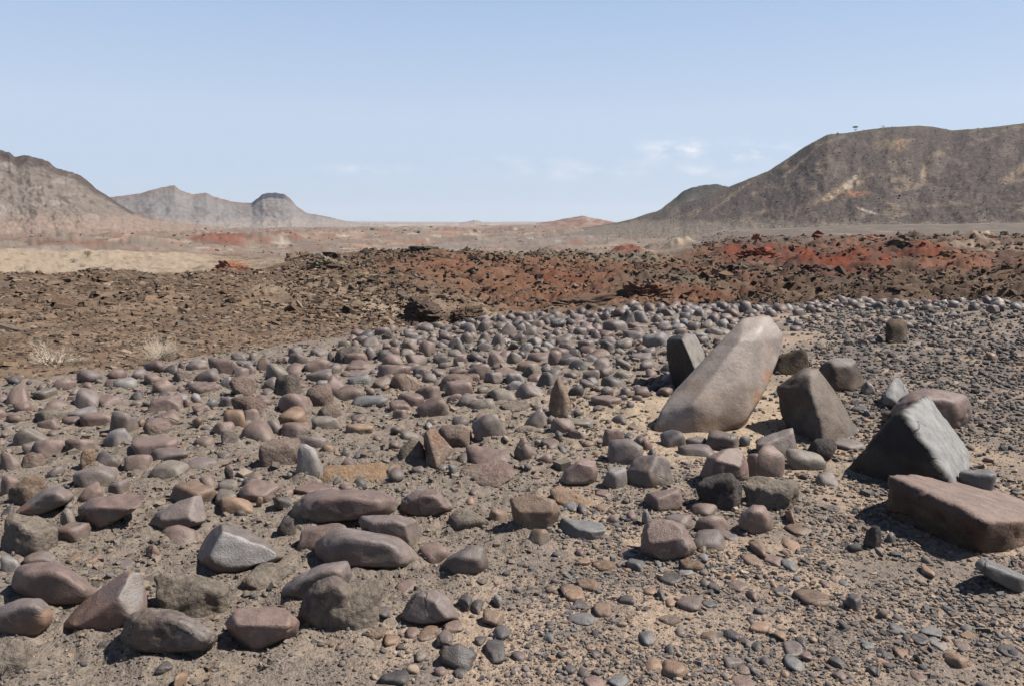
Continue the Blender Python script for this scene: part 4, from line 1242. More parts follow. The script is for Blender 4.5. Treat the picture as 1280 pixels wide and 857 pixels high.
FACE_PATCH = {   # fresh breaks and pale flanks: outline key -> survey point, radius in metres, colour
    'wedge': [((110, 775), .09, (.21, .125, .095))],
    'belly': [((40, 788), .06, (.235, .15, .105)), ((60, 772), .04, (.24, .155, .108))],
    'swoop': [((26, 636), .05, (.24, .13, .08))],
    'squareend': [((524, 664), .03, (.17, .13, .12))],
    'split': [((242, 790), .07, (.25, .22, .205)), ((170, 795), .07, (.25, .2, .16))],
    'saddle': [((855, 680), .04, (.25, .2, .18))],
}

CUTS = {     # broken or worn flats: outline key -> direction the flat faces, how deep it bites (metres), colour or None
    'whiteface': [((.16, -.90, .40), .062, (.29, .272, .266)), ((-.75, -.35, .55), .05, None), ((.35, .1, .93), .03, None)],
    'wedge': [((.80, -.45, .40), .06, (.225, .20, .19)), ((-.5, -.5, .70), .04, None)],
    'tilted': [((.25, -.25, .93), .05, None), ((.0, -.97, .2), .04, None)],
    'lone': [((.0, -.35, .94), .03, None), ((-.35, -.85, .35), .04, None), ((.7, -.5, .5), .03, None)],
    'angular': [((.1, -.55, .83), .04, None), ((-.6, -.7, .1), .04, None)],
    'squareend': [((.93, -.3, .1), .04, None)],
    'ridged': [((-.1, -.6, .8), .05, None), ((.8, -.3, .5), .04, None)],
    'saddle': [((-.1, -.72, .69), .05, None)],
    'humped': [((.25, -.6, .75), .05, None), ((-.9, -.3, .2), .03, None)],
    'flattop': [((.0, -.15, .99), .05, None)],
    'roughslab': [((.0, -.8, .6), .04, None)],
    'arrowhead': [((.1, -.2, .97), .04, None)],
}
def cut(V, n, bite, seed):
    n = np.array(n) / np.linalg.norm(n)
    d = V @ n
    lim = d.max() - bite + .006 * fbm3(V * 14, 3, seed)
    over = np.maximum(0, d - lim)
    return V - over[:, None] * n * .96, sstep(0, .004, d - lim)

def make_catalogue(text, name):
    for k, (box, tone, style, ref, label, key) in enumerate(parse(text)):
        rng = np.random.default_rng(int(box[0] * 131 + box[2] * 17 + 7))
        s = detail(box[1] - box[0])
        if key in OUTLINE:
            pts, zg = outline_stone(OUTLINE[key], rng, style, .55 if key == 'roughslab' else .8)
            rough_ = style == 'm'
            V, F, size = hull_stone(pts, 50 if style == 'f' else 26, max(s, 4), rng, .07 if rough_ else .04, 2.6, .035 if rough_ else .010)
            org = np.array([V[:, 0].mean(), V[:, 1].mean(), zg])
        else:
            U, F = unit_stone(rng, style, s)
            V, org, size = fit_stone(rng, U, box, style, name == 'pebble')
            zg = org[2]
        flats = []
        for q, (n, bite, pc) in enumerate(CUTS.get(key, [])):
            V, m_ = cut(V, n, bite * min(1, size / .17), 300 + q)
            if pc: flats.append((m_, pc))
        col = stone_colour(rng, V, size, zg, tone, style)
        for m_, pc in flats: col = mix(col, pc, m_ * (.75 + .25 * sstep(-.3, .2, fbm3(V * 30, 3, 7))))
        for (pp, rad, pc) in FACE_PATCH.get(key, []):
            d = ray(*pp); d /= np.linalg.norm(d)
            rel = V - [0, 0, EYE]; tt = rel @ d
            dist = np.linalg.norm(rel - tt[:, None] * d, axis=1)
            front = tt < np.median(tt) + .1
            col = mix(col, pc, (1 - sstep(rad * .75, rad * 1.15, dist + rad * .25 * fbm3(V * 18, 2, 5))) * front * .9)
        o = place(name, M_ROUGH if style in 'mv' else M_SMOOTH, V, F, col, org)
        if name != "pebble":
            wl = V[np.abs(V[:, 2] - zg) < .25 * (V[:, 2].max() - zg) + .01]
            lo, hi_ = wl.min(0), wl.max(0)
            raise_bank((lo[0] + hi_[0]) / 2, (lo[1] + hi_[1]) / 2, max((hi_[0] - lo[0]) / 2, .03), max((hi_[1] - lo[1]) / 2, .03),
                       (V[:, 2].max() - zg) * rng.uniform(.08, .34) * (1 if cobble_zone(org[:1], org[1:2])[0] > .5 else .45), int(box[0]) + 400)
        o["category"] = name
        o["group"] = GROUP[name]
        if label: o["label"] = label
        ALL.append(dict(o=o, name=name, box=box, tone=tone, style=style, ref=ref, label=label))

make_catalogue(BOULDERS, "boulder")
make_catalogue(COBBLES, "cobble")
make_catalogue(PEBBLES, "pebble")

# ------------------------------------------------------------------ the standing and fallen rocks on the right, and other singular stones
def measured(name, label, category, ref, pts, p, tone, style='r', s=6, amp=.03, hi=.008, patches=(), colour=None, mat=None, seed=1, lit_face=None, chip=.11):
    rng = np.random.default_rng(seed + len(label))
    P = np.array([at_depth(a, b, Yv) for a, b, Yv in pts])
    V, F, size = hull_stone(P, p, s, rng, amp, 2.0, hi, chip)
    org = np.array([V[:, 0].mean(), V[:, 1].mean(), 0.0])
    col = stone_colour(rng, V, size, 0, tone, style)
    if colour: col = col * (np.array(colour) / np.array(TONE[tone]))
    if lit_face:       # sunlit face painted paler than the shaded rest, told by the way it faces
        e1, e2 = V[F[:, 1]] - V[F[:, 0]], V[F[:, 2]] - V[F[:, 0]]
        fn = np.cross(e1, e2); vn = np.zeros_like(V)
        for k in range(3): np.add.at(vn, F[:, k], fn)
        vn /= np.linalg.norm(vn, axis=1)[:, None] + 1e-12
        dirn = np.array(lit_face[0]) / np.linalg.norm(lit_face[0])
        col = mix(col, lit_face[1], sstep(lit_face[2], lit_face[2] + .05, vn @ dirn + .08 * fbm3(V * 9, 3, 5)) * (.85 + .15 * sstep(-.2, .3, fbm3(V * 22, 3, 6))))
    for (a, b, Yv), rad, pc in patches:
        q = at_depth(a, b, Yv)
        col = mix(col, pc, (1 - sstep(rad * .5, rad * 1.2, np.linalg.norm(V - q, axis=1) + rad * .3 * fbm3(V * 9, 3, 3))) * .85)
    o = place(name, mat or (M_ROUGH if style in 'mv' else M_SLAB), V, F, np.clip(col, .02, .8), org)
    o["label"] = label; o["category"] = category
    xs, ys = [q[0] for q in pts], [q[1] for q in pts]
    ALL.append(dict(o=o, name=name, box=[min(xs), max(xs), min(ys), max(ys)], tone=tone, style=style, ref=ref, label=label))
    return o

Y = 5.92
measured("leaning_slab", "tall smooth grey-brown slab leaning over to one side, largest of the standing rocks", "slab", "the leaning slab",
         [(818, 536, Y), (827, 514, Y + .04), (876, 461, Y + .24), (912, 420, Y + .44), (929, 398, Y + .55), (961, 395, Y + .58), (979, 420, Y + .52), (976, 438, Y + .45), (966, 465, Y + .34), (950, 498, Y + .16), (938, 516, Y + .07), (925, 530, Y - .0), (880, 548, Y - .06), (835, 556, Y - .03),
          (925, 425, Y + .30), (900, 468, Y + .12), (868, 505, Y - .04), (905, 505, Y + .02), (945, 425, Y + .33),
          (822, 536, Y + .30), (835, 512, Y + .33), (880, 462, Y + .52), (918, 418, Y + .72), (935, 400, Y + .80), (958, 397, Y + .80), (973, 424, Y + .75), (962, 465, Y + .58), (932, 518, Y + .3), (830, 560, Y + .25), (920, 555, Y + .2)],
         140, 'k', 'r', 6, .022, .006, mat=M_LEAN, chip=.015, colour=(.262, .218, .194),
         patches=[((950, 410, Y + .2), .17, (.262, .25, .245)), ((976, 440, Y + .3), .10, (.36, .21, .12)), ((968, 470, Y + .24), .10, (.36, .20, .11)), ((952, 500, Y + .15), .10, (.30, .18, .11)), ((845, 520, Y - .03), .2, (.31, .27, .25)), ((915, 525, Y), .12, (.17, .125, .10)), ((905, 430, Y + .2), .1, (.23, .195, .175)), ((925, 450, Y + .1), .07, (.33, .26, .22))])
Y = 7.33
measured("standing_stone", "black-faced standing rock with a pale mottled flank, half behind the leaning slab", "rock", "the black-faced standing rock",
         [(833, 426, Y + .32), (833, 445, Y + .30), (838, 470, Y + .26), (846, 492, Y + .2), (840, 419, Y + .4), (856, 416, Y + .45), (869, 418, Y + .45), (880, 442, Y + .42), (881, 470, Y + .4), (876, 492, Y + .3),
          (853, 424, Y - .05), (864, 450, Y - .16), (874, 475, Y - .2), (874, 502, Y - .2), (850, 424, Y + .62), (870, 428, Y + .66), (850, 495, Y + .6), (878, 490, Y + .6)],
         110, 'k', 'f', 5, .02, .014, colour=(.040, .034, .031), lit_face=((.80, -.30, .52), (.225, .205, .185), .48), patches=[((872, 450, Y + .1), .05, (.11, .10, .09))])  # near-black base colour holds the shade; flank towards the sun painted pale
Y = 5.69
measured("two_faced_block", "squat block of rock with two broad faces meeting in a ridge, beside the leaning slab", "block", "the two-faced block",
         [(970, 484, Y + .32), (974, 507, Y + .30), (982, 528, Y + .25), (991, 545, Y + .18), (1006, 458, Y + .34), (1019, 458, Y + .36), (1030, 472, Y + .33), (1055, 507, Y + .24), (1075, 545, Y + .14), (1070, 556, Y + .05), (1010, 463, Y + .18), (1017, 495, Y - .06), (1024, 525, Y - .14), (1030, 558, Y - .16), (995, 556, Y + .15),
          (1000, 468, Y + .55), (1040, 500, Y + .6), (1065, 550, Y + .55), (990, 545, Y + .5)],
         70, 'b', 'f', 5, .025, .010, colour=(.10, .077, .064), lit_face=((.55, -.70, .45), (.165, .132, .11), .66), patches=[((1010, 462, Y + .2), .09, (.22, .19, .17)), ((1068, 540, Y + .1), .08, (.13, .125, .12))])  # left side's shade is in the dark base, sunlit right face painted lighter
Y = 4.80
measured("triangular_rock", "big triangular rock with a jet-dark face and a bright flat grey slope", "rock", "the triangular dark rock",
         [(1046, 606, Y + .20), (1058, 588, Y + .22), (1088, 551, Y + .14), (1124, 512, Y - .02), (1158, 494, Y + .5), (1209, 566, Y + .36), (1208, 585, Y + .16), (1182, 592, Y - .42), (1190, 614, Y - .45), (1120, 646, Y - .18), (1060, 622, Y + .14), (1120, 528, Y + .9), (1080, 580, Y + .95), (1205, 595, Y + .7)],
         110, 'd', 'a', 5, .012, .005, colour=(.026, .022, .02), lit_face=((.80, -.15, .58), (.26, .258, .255), .62))  # shaded face painted almost black, sunward slope painted bright
measured("long_block", "long reddish-brown block with a flat dusty top and a craggy front edge", "block", "the long brown block",
         [(1108, 592, 4.12), (1120, 591, 4.3), (1183, 593, 4.72), (1246, 612, 4.55), (1310, 640, 4.2), (1204, 630, 3.68), (1229, 652, 3.52), (1310, 650, 3.85), (1150, 606, 4.0), (1100, 648, 4.16), (1112, 668, 4.15), (1160, 682, 3.98), (1224, 700, 3.62), (1310, 722, 3.92), (1190, 650, 4.75), (1290, 680, 4.5)],
         90, 'p', 'f', 6, .035, .022, colour=(.085, .056, .047), lit_face=((.15, .05, .98), (.225, .165, .142), .55), patches=[((1235, 662, 3.5), .05, (.085, .06, .05)), ((1275, 668, 3.75), .12, (.20, .135, .105)), ((1165, 628, 3.9), .06, (.17, .11, .085))])  # front painted dark for its shade, sunlit dusty top painted lighter
Y = 7.40
measured("dark_stump", "dark stump-like rock with a flat pale round top", "rock", "the dark stump",
         [(1035, 451, Y + .02), (1041, 447, Y + .3), (1058, 447, Y + .34), (1068, 452, Y + .18), (1062, 457, Y - .05), (1038, 456, Y - .06), (1039, 490, Y - .1), (1066, 490, Y - .08), (1075, 484, Y + .1), (1077, 476, Y + .25), (1072, 460, Y + .2), (1022, 478, Y + .3), (1022, 459, Y + .35), (1030, 470, Y + .1), (1070, 480, Y + .5), (1030, 480, Y + .55)],
         50, 'd', 'f', 4, .02, .012, colour=(.062, .050, .044), lit_face=((0, 0, 1), (.205, .178, .168), .78), patches=[((1052, 475, Y - .08), .07, (.15, .115, .095))])  # shade of the sides put into the colour, lit top painted paler
Y = 8.25
measured("dark_slab", "dark oblong slab standing on edge behind the two-faced block", "slab", "the dark oblong slab",
         [(966, 463, Y), (970, 446, Y), (990, 440, Y), (1004, 436, Y), (1009, 441, Y + .02), (1009, 464, Y), (1000, 472, Y - .05), (970, 470, Y - .04), (972, 446, Y + .2), (1006, 437, Y + .22), (1009, 466, Y + .25), (970, 466, Y + .25)],
         44, 'd', 'm', 4, .03, .02, colour=(.05, .042, .037))
Y = 6.60
measured("pale_wedge_rock", "pale grey wedge-shaped rock with a black shaded undercut", "rock", "the pale wedge rock",
         [(1101, 508, Y + .05), (1104, 493, Y + .04), (1119, 470, Y + .3), (1129, 474, Y + .36), (1138, 490, Y + .32), (1128, 506, Y + .05), (1118, 501, Y - .08), (1104, 513, Y + .1), (1118, 516, Y + .05), (1130, 515, Y + .2), (1115, 480, Y + .45), (1130, 510, Y + .4)],
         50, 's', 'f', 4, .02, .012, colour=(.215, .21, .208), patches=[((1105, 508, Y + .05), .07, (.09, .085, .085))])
Y = 10.45
measured("upright_stone", "weathered brown upright stone alone on the dark gravel", "standing stone", "the lone brown upright stone",
         [(1107, 406, Y), (1111, 400, Y), (1122, 398.5, Y), (1131, 403, Y), (1134, 420, Y), (1131, 440, Y), (1112, 442, Y), (1107, 425, Y), (1111, 408, Y - .12), (1127, 407, Y - .1), (1128, 440, Y - .12), (1113, 440, Y - .12), (1110, 404, Y + .15), (1130, 405, Y + .15), (1131, 440, Y + .18), (1109, 438, Y + .16)],
         24, 'b', 'm', 4, .06, .035, colour=(.125, .090, .066), patches=[((1112, 405, Y - .1), .12, (.08, .062, .05)), ((1124, 412, Y - .1), .09, (.10, .08, .06))])
Y = 6.42
measured("upright_stone", "short rust-brown upright stone with a pointed top among grey cobbles", "standing stone", "the brown standing stone",
         [(695, 475, Y), (699, 470, Y), (704, 477, Y), (712, 498, Y), (715, 520, Y), (690, 524, Y), (686, 506, Y), (689, 490, Y), (698, 476, Y - .08), (707, 495, Y - .09), (708, 524, Y - .1), (693, 522, Y - .1), (692, 495, Y - .05), (698, 474, Y + .08), (710, 500, Y + .1), (712, 525, Y + .12), (690, 520, Y + .12)],
         24, 'b', 'm', 4, .05, .025, colour=(.225, .145, .100))
Y = 5.03
measured("upright_flake", "thin rusty flake of rock standing on edge in the mud", "flake", "the rusty upright flake",
         [(530, 541, Y), (534, 536, Y), (542, 535, Y + .02), (548, 545, Y + .05), (560, 560, Y + .14), (566, 559, Y + .16), (560, 572, Y + .12), (548, 584, Y), (532, 586, Y - .02), (533, 545, Y - .05), (540, 560, Y - .07), (546, 586, Y - .07), (534, 540, Y + .3), (540, 580, Y + .32), (552, 570, Y + .25)],
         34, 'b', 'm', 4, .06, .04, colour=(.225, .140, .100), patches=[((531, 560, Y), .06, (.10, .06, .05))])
Y = 4.72
measured("earth_clod", "crumbly orange-tan clod of earth above the long pink-grey boulder", "clod", "the crumbly orange clod",
         [(396, 604, Y), (398, 588, Y + .05), (412, 581, Y + .15), (440, 583, Y + .18), (462, 578, Y + .2), (478, 577, Y + .2), (484, 588, Y + .12), (482, 600, Y), (468, 606, Y - .06), (430, 612, Y - .1), (405, 612, Y - .06), (480, 584, Y + .3), (405, 588, Y + .3), (440, 590, Y + .35)],
         14, 'o', 'm', 5, .14, .06, colour=(.255, .168, .108))
Y = 4.35
measured("earth_clod", "low crumbly orange-pink clod beside the rough upright slab", "clod", "the pinkish clod",
         [(687, 612, Y), (695, 607, Y + .05), (715, 612, Y + .08), (735, 622, Y + .06), (748, 632, Y), (740, 638, Y - .05), (705, 634, Y - .06), (690, 625, Y - .05), (700, 612, Y + .2), (740, 626, Y + .2)],
         12, 'o', 'm', 4, .16, .07, colour=(.25, .168, .118))

# crumbling outcrops that stand out of the slopes past the platform: extent, distance, colour, label
OUTCROPS = [
    (500, 566, 374, 398, 15.6, (.085, .062, .05), "dark crumbling ledge of rock above a tan hollow, beside the reddish slope"),
    (560, 606, 382, 402, 15.2, (.10, .07, .052), "overhanging brown ledge with black cracks at the edge of the cobbles"),
    (690, 772, 366, 384, 18.0, (.125, .08, .058), "rough reddish-brown ledge climbing behind the back row of cobbles"),
    (780, 850, 356, 381, 19.0, (.13, .075, .052), "wide red-stained ledge behind the two-tone back cobble"),
    (432, 470, 345, 358, 24.0, (.20, .155, .10), "yellowish crumbly step on the slope"),
    (382, 436, 333, 351, 27.0, (.165, .138, .10), "olive-brown outcrop on the skyline of the shale slope"),
    (262, 312, 331, 346, 29.0, (.21, .095, .06), "low rusty red outcrop next to the tan mound"),
    (508, 560, 314, 324, 41.0, (.10, .09, .075), "dark knob on the crest of the brown ridge"),
    (1000, 1082, 336, 354, 44.0, (.10, .055, .042), "dark red-brown block with a black undercut in the red badlands"),
    (1118, 1176, 302, 324, 68.0, (.12, .085, .066), "dark outcrop with a deep black notch high in the red badlands"),
    (1178, 1216, 312, 326, 62.0, (.22, .13, .085), "small tan-orange outcrop beside the notched one"),
    (1066, 1110, 296, 308, 84.0, (.23, .13, .09), "orange outcrop on the upper rim of the badlands"),
    (1212, 1254, 290, 306, 86.0, (.30, .24, .17), "cream coloured outcrop on the upper rim of the badlands"),
    (938, 952, 291, 308, 88.0, (.25, .095, .06), "small red pillar of rock on the gravel fan"),
    (925, 985, 320, 336, 56.0, (.17, .062, .044), "deep red outcrop nearest the gravel fan"),
    (900, 960, 338, 354, 34.0, (.14, .07, .05), "rusty ledge below the deep red outcrop"),
    (1086, 1150, 322, 342, 52.0, (.20, .066, .045), "bright red bank of rock in the middle of the badlands"),
]
for k, (x0, x1, y0, y1, dist, colr, lab) in enumerate(OUTCROPS):
    rg = np.random.default_rng(900 + k)
    U, F = unit_stone(rg, 'a', 6 if x1 - x0 > 40 else 5)
    q = U + .25 * np.stack([fbm3(U * 2.3 + 7, 2, k), fbm3(U * 2.3 + 19, 2, k), fbm3(U * 2.3 + 31, 2, k)], 1)
    lay = q[:, 2] * 4.5 + .8 * fbm3(q * 1.5, 2, 40 + k)
    step_ = np.abs(lay - np.floor(lay) - .5) * 2                        # beds that weather back between harder ones
    U = U * (1 - .16 * step_ + .30 * fbm3(q * 3.0, 5, 31 + k, .6))[:, None]
    mid_ = ray((x0 + x1) / 2, y1); tt = dist / math.hypot(mid_[0], mid_[1])
    P = np.array([mid_[0] * tt, mid_[1] * tt, 0.0])
    f = proj(P[None])[2][0]
    a = (x1 - x0) / FPX * f / 2; hh = (y1 - y0) / FPX * f
    zb = max(EYE + mid_[2] * tt, float(ground(P[:1], P[1:2])[0]) - .42 * hh)
    V = U * [a * 1.05, a * .9, hh * .9] + [P[0], P[1] + a * .55, zb + hh * .12]
    col = stone_colour(rg, V, a, zb - hh, 'b', 'a') * (np.array(colr) / np.array(TONE['b']))
    col = mix(col, np.array(colr) * 1.7, sstep(.0, .35, fbm3(V / a * 3, 3, 55 + k)) * .6)
    o = place("outcrop", M_SHALE, V, F, np.clip(col, .02, .8), np.array([P[0], P[1], zb]))
    o["label"] = lab; o["category"] = "outcrop"; o["group"] = "crumbling outcrops beyond the stone field"

# labels for the stones that have no name of their own: look first, then the named stone they lie by
REFS = [a for a in ALL if a["ref"]]
def centre(a):
    b = a["box"]
    return np.array([(b[0] + b[1]) / 2, (b[2] * .35 + b[3] * .65) * 1.7])
def relation(a, r):
    d = centre(a) - centre(r)
    if abs(d[0]) > 1.1 * abs(d[1]): return "to the left of" if d[0] < 0 else "to the right of"
    return "behind" if d[1] < 0 else "in front of"
pending = {}
for a in ALL:
    if a["label"]: continue
    ds = sorted(REFS, key=lambda r: np.linalg.norm(centre(a) - centre(r)))
    r = ds[0]
    w = a["box"][1] - a["box"][0]
    t = f"{TONE_WORD[a['tone']]} {STYLE_WORD[a['style']]} {a['name']} {relation(a, r)} {r['ref']}"
    pending.setdefault(t, []).append((np.linalg.norm(centre(a) - centre(r)), a, r, ds[1]))
ORD = ["nearest", "second-nearest", "third-nearest", "fourth-nearest", "fifth-nearest", "sixth-nearest", "seventh-nearest", "eighth-nearest", "ninth-nearest", "tenth-nearest"]
for t, lst in pending.items():
    lst.sort(key=lambda q: q[0])
    for k, (d, a, r, r2) in enumerate(lst):
        a["o"]["label"] = t if len(lst) == 1 else ORD[k] + " " + t

build_ground()

# ------------------------------------------------------------------ loose gravel, shale and rubble nobody could count
def variants(rng, kind, n):
    out = []
    for _ in range(n):
        if kind == 'chip':
            D, F = ico(1); D = D[:, :]
            V0 = D * rng.uniform(.68, 1.12, (len(D), 1)) if len(D) == 12 else D * rng.uniform(.85, 1.1, (len(D), 1))
            out.append((V0, F))
        elif kind == 'block':
            V0 = np.array([[i, j, k] for i in (-1, 1) for j in (-1, 1) for k in (-1, 1)], float) * .72 + rng.uniform(-.32, .32, (8, 3))
            F = np.array([[0, 1, 3], [0, 3, 2], [4, 6, 7], [4, 7, 5], [0, 4, 5], [0, 5, 1], [2, 3, 7], [2, 7, 6], [0, 2, 6], [0, 6, 4], [1, 5, 7], [1, 7, 3]])
            out.append((V0, F))
        elif kind == 'crumb':
            V0 = np.array([[1, 0, 0], [-1, 0, 0], [0, 1, 0], [0, -1, 0], [0, 0, 1], [0, 0, -1]], float) * rng.uniform(.75, 1.2, (6, 1)) + rng.uniform(-.25, .25, (6, 3))
            F = np.array([[0, 2, 4], [2, 1, 4], [1, 3, 4], [3, 0, 4], [2, 0, 5], [1, 2, 5], [3, 1, 5], [0, 3, 5]])
            out.append((V0, F))
        elif kind == 'round':
            U, F = unit_stone(rng, 'r' if rng.random() < .5 else 'f', 2); out.append((U, F))
        elif kind == 'stone':
            U, F = unit_stone(rng, rng.choice(list('rfffal')), 2); out.append((U, F))
        elif kind == 'plate':
            k = 6
            a = np.sort(rng.uniform(0, 2 * math.pi, k) * .35 + np.arange(k) * 2 * math.pi / k)
            rad = rng.uniform(.65, 1.1, k)
            ring = np.stack([np.cos(a) * rad, np.sin(a) * rad], 1)
            top = np.c_[ring * rng.uniform(.75, .95), rng.uniform(.7, 1.0, k)]
            bot = np.c_[ring, rng.uniform(-1, -.7, k)]
            V0 = np.vstack([top, bot])
            F = [[0, j, j + 1] for j in range(1, k - 1)] + [[j, (j + 1) % k + 0, (j + 1) % k + k] for j in range(k)] + [[j, (j + 1) % k + k, j + k] for j in range(k)]
            F = np.array(F); F[k - 2:] = F[k - 2:, ::-1]
            out.append((V0, F))
    return out

def scatter(name, label, x, y, size, height, tilt, cols, kind, mat, rng, sink=.25, nvar=10, smooth=False, stretch=(.6, 1.0), z=None):
    n = len(x)
    if z is None: z = ground(x, y)
    va = variants(rng, kind, nvar)
    pick = rng.integers(0, nvar, n)
    VV, FF, CC, off = [], [], [], 0
    for k, (V0, F0) in enumerate(va):
        idx = np.nonzero(pick == k)[0]
        if not len(idx): continue
        m = len(idx)
        s = np.stack([size[idx], size[idx] * rng.uniform(*stretch, m), size[idx] * rng.uniform(*height, m)], 1)
        P = V0[None] * s[:, None, :]
        yaw, tx, ty = rng.uniform(0, 2 * math.pi, m), rng.normal(0, tilt, m), rng.normal(0, tilt, m)
        ca, sa = np.cos(yaw), np.sin(yaw)
        P = np.stack([P[..., 0] * ca[:, None] - P[..., 1] * sa[:, None], P[..., 0] * sa[:, None] + P[..., 1] * ca[:, None], P[..., 2]], -1)
        cx, sx = np.cos(tx)[:, None], np.sin(tx)[:, None]
        P = np.stack([P[..., 0], P[..., 1] * cx - P[..., 2] * sx, P[..., 1] * sx + P[..., 2] * cx], -1)
        cy, sy = np.cos(ty)[:, None], np.sin(ty)[:, None]
        P = np.stack([P[..., 0] * cy + P[..., 2] * sy, P[..., 1], -P[..., 0] * sy + P[..., 2] * cy], -1)
        P = P + np.stack([x[idx], y[idx], z[idx] + s[:, 2] * (1 - 2 * sink)], 1)[:, None, :]
        nv = len(V0)
        VV.append(P.reshape(-1, 3)); CC.append(np.repeat(cols[idx], nv, 0))
        FF.append((F0[None] + (off + np.arange(m) * nv)[:, None, None]).reshape(-1, 3)); off += m * nv
    return link(name, make_mesh(name, np.vstack(VV), np.vstack(FF), np.vstack(CC), mat, smooth), label, name.replace("_", " "), kind="stuff")

def palette(rng, n, cols, w, jit=.18):
    c = np.array(cols)[rng.choice(len(cols), n, p=np.array(w) / sum(w))]
    return np.clip(c * rng.uniform(1 - jit, 1 + jit, (n, 1)) * rng.uniform(.98, 1.02, (n, 3)), .02, .8)

def spray(rng, n, az0, az1, d0, d1, keep):
    """n points spread evenly over directions between two dips below the horizon, thinned by keep(x, y)"""
    az = np.radians(rng.uniform(az0, az1, n)); dp = np.radians(rng.uniform(d0, d1, n))
    r = EYE / np.tan(dp)
    x, y = r * np.sin(az), r * np.cos(az)
    k = rng.random(n) < keep(x, y)
    return x[k], y[k], r[k]

GREYS = [(.145, .124, .115), (.122, .112, .110), (.085, .078, .078), (.19, .145, .115), (.27, .18, .125), (.33, .255, .195), (.21, .18, .16), (.150, .144, .144)]
rng = np.random.default_rng(77)
def inside(x, y): return polar(x, y)[1] < edge_r(polar(x, y)[0]) - .1
def sandy(x, y): return np.exp(-((x - 1.6) / 1.2) ** 2 - ((y - 6.4) / 1.2) ** 2)
def dark_right(x, y): return sstep(.34, .44, x / np.maximum(y, .1)) * sstep(5.0, 6.0, y)

def k1(x, y):
    near = 1 - sstep(4.6, 6.0, y)
    return inside(x, y) * np.clip((1 - cobble_zone(x, y)) * (.25 + .75 * near) * (1 - .8 * sandy(x, y)) + cobble_zone(x, y) * .22, 0, 1) * (.25 + .75 * sstep(-.35, .15, fbm2(x * 2.5, y * 2.5, 2, 401)))
x, y, r = spray(rng, 18000, -44, 44, 9, 34, k1)
sz = r * rng.lognormal(0, .42, len(r)) * .0023
big = sz / r > .0030
col_ = palette(rng, len(x), GREYS, [5, 4, 3.5, 4.5, 2, 1.6, 3, 3])
scatter("gravel", "mixed grey, brown and orange gravel strewn over the sandy ground", x[big], y[big], sz[big], (.35, .7), .25, col_[big], 'round', M_GRIT, rng, smooth=True)
scatter("fine_gravel", "smaller angular gravel between the pebbles on the sandy ground", x[~big], y[~big], sz[~big], (.35, .7), .25, col_[~big], 'block', M_GRIT, rng, nvar=16)
x, y, r = spray(rng, 30000, -10, 44, 15, 34, lambda x, y: k1(x, y) * sstep(-.5, .8, x))
sz = r * rng.lognormal(0, .4, len(r)) * .0026
scatter("slate_chips", "flat grey and tan chips of slate mixed into the near gravel", x, y, sz, (.16, .38), .22, palette(rng, len(x), GREYS, [5, 5, 2, 4, 2.5, 3, 3, 4]), 'plate', M_GRIT, rng, nvar=24, sink=.2)
x, y, r = spray(rng, 44000, -44, 44, 8, 34, lambda x, y: np.clip(k1(x, y) * 1.2 + .25 * inside(x, y), 0, 1))
sz = r * rng.lognormal(0, .35, len(r)) * .0011
scatter("grit", "fine grit and chips lying between the larger pebbles", x, y, sz, (.4, .8), .3, palette(rng, len(x), GREYS, [5, 4, 2, 4, 3.5, 4, 4, 2]), 'crumb', M_GRIT, rng)
x, y, r = spray(rng, 14000, 17, 45, 4.9, 16, lambda x, y: inside(x, y) * np.clip(dark_right(x, y) + .12, 0, 1))
sz = r * rng.lognormal(0, .4, len(r)) * .0022
scatter("dark_gravel", "dark grey gravel carpeting the flat beyond the standing rocks", x, y, sz, (.4, .8), .25, palette(rng, len(x), GREYS, [6, 5, 4, 2, .5, .5, 2, 3]), 'chip', M_GRIT, rng)

x, y, r = spray(rng, 36000, -44, 24, 7, 34, lambda x, y: inside(x, y) * cobble_zone(x, y) * (.35 + .65 * sstep(-.3, .2, fbm2(x * 3, y * 3, 2, 411))))
sz = r * rng.lognormal(0, .5, len(r)) * .0017
scatter("mud_crumbs", "crumbs and clods of grey-brown mud packed between the cobbles", x, y, sz, (.35, .8), .3, palette(rng, len(x), [(.20, .168, .14), (.16, .135, .115), (.25, .205, .165), (.22, .16, .125), (.13, .11, .10)], [5, 4, 3, 2, 2]), 'block', M_GRIT, rng, sink=.35, nvar=16)

# small cobbles filling the paving where single stones can no longer be told apart
taken = [((a["box"][0] + a["box"][1]) / 2, a["box"][3], (a["box"][1] - a["box"][0]) / 2) for a in ALL if a["name"] in ("boulder", "cobble")]
T = np.array(taken)
tw = np.array([at(q[0], q[1])[:2] for q in taken]); tr = np.array([q[2] / FPX * math.hypot(*at(q[0], q[1])[:2]) for q in taken])
def fill(n, d0, d1, lo, hi, az0, az1, seed, dens=1.0, extra=None):
    rg = np.random.default_rng(seed)
    x, y, r = spray(rg, n, az0, az1, d0, d1, lambda x, y: inside(x, y) * (cobble_zone(x, y) if extra is None else extra(x, y)) * dens)
    s = r * (lo * .55 + (hi * 1.25 - lo * .55) * rg.random(len(r)) ** 2.2) / FPX
    q = np.argsort(-s / r); x, y, r, s = x[q], y[q], r[q], s[q]
    ok = []
    px, py, pr = [], [], []
    for k in range(len(x)):
        ry = s[k] * 1.0
        if np.any(np.hypot(tw[:, 0] - x[k], (tw[:, 1] - y[k]) * .55) < (tr + s[k]) * .8): continue
        if px and np.any(np.hypot(np.array(px) - x[k], (np.array(py) - y[k]) * .6) < (np.array(pr) + s[k]) * .85): continue
        px.append(x[k]); py.append(y[k]); pr.append(s[k])
    return np.array(px), np.array(py), np.array(pr)
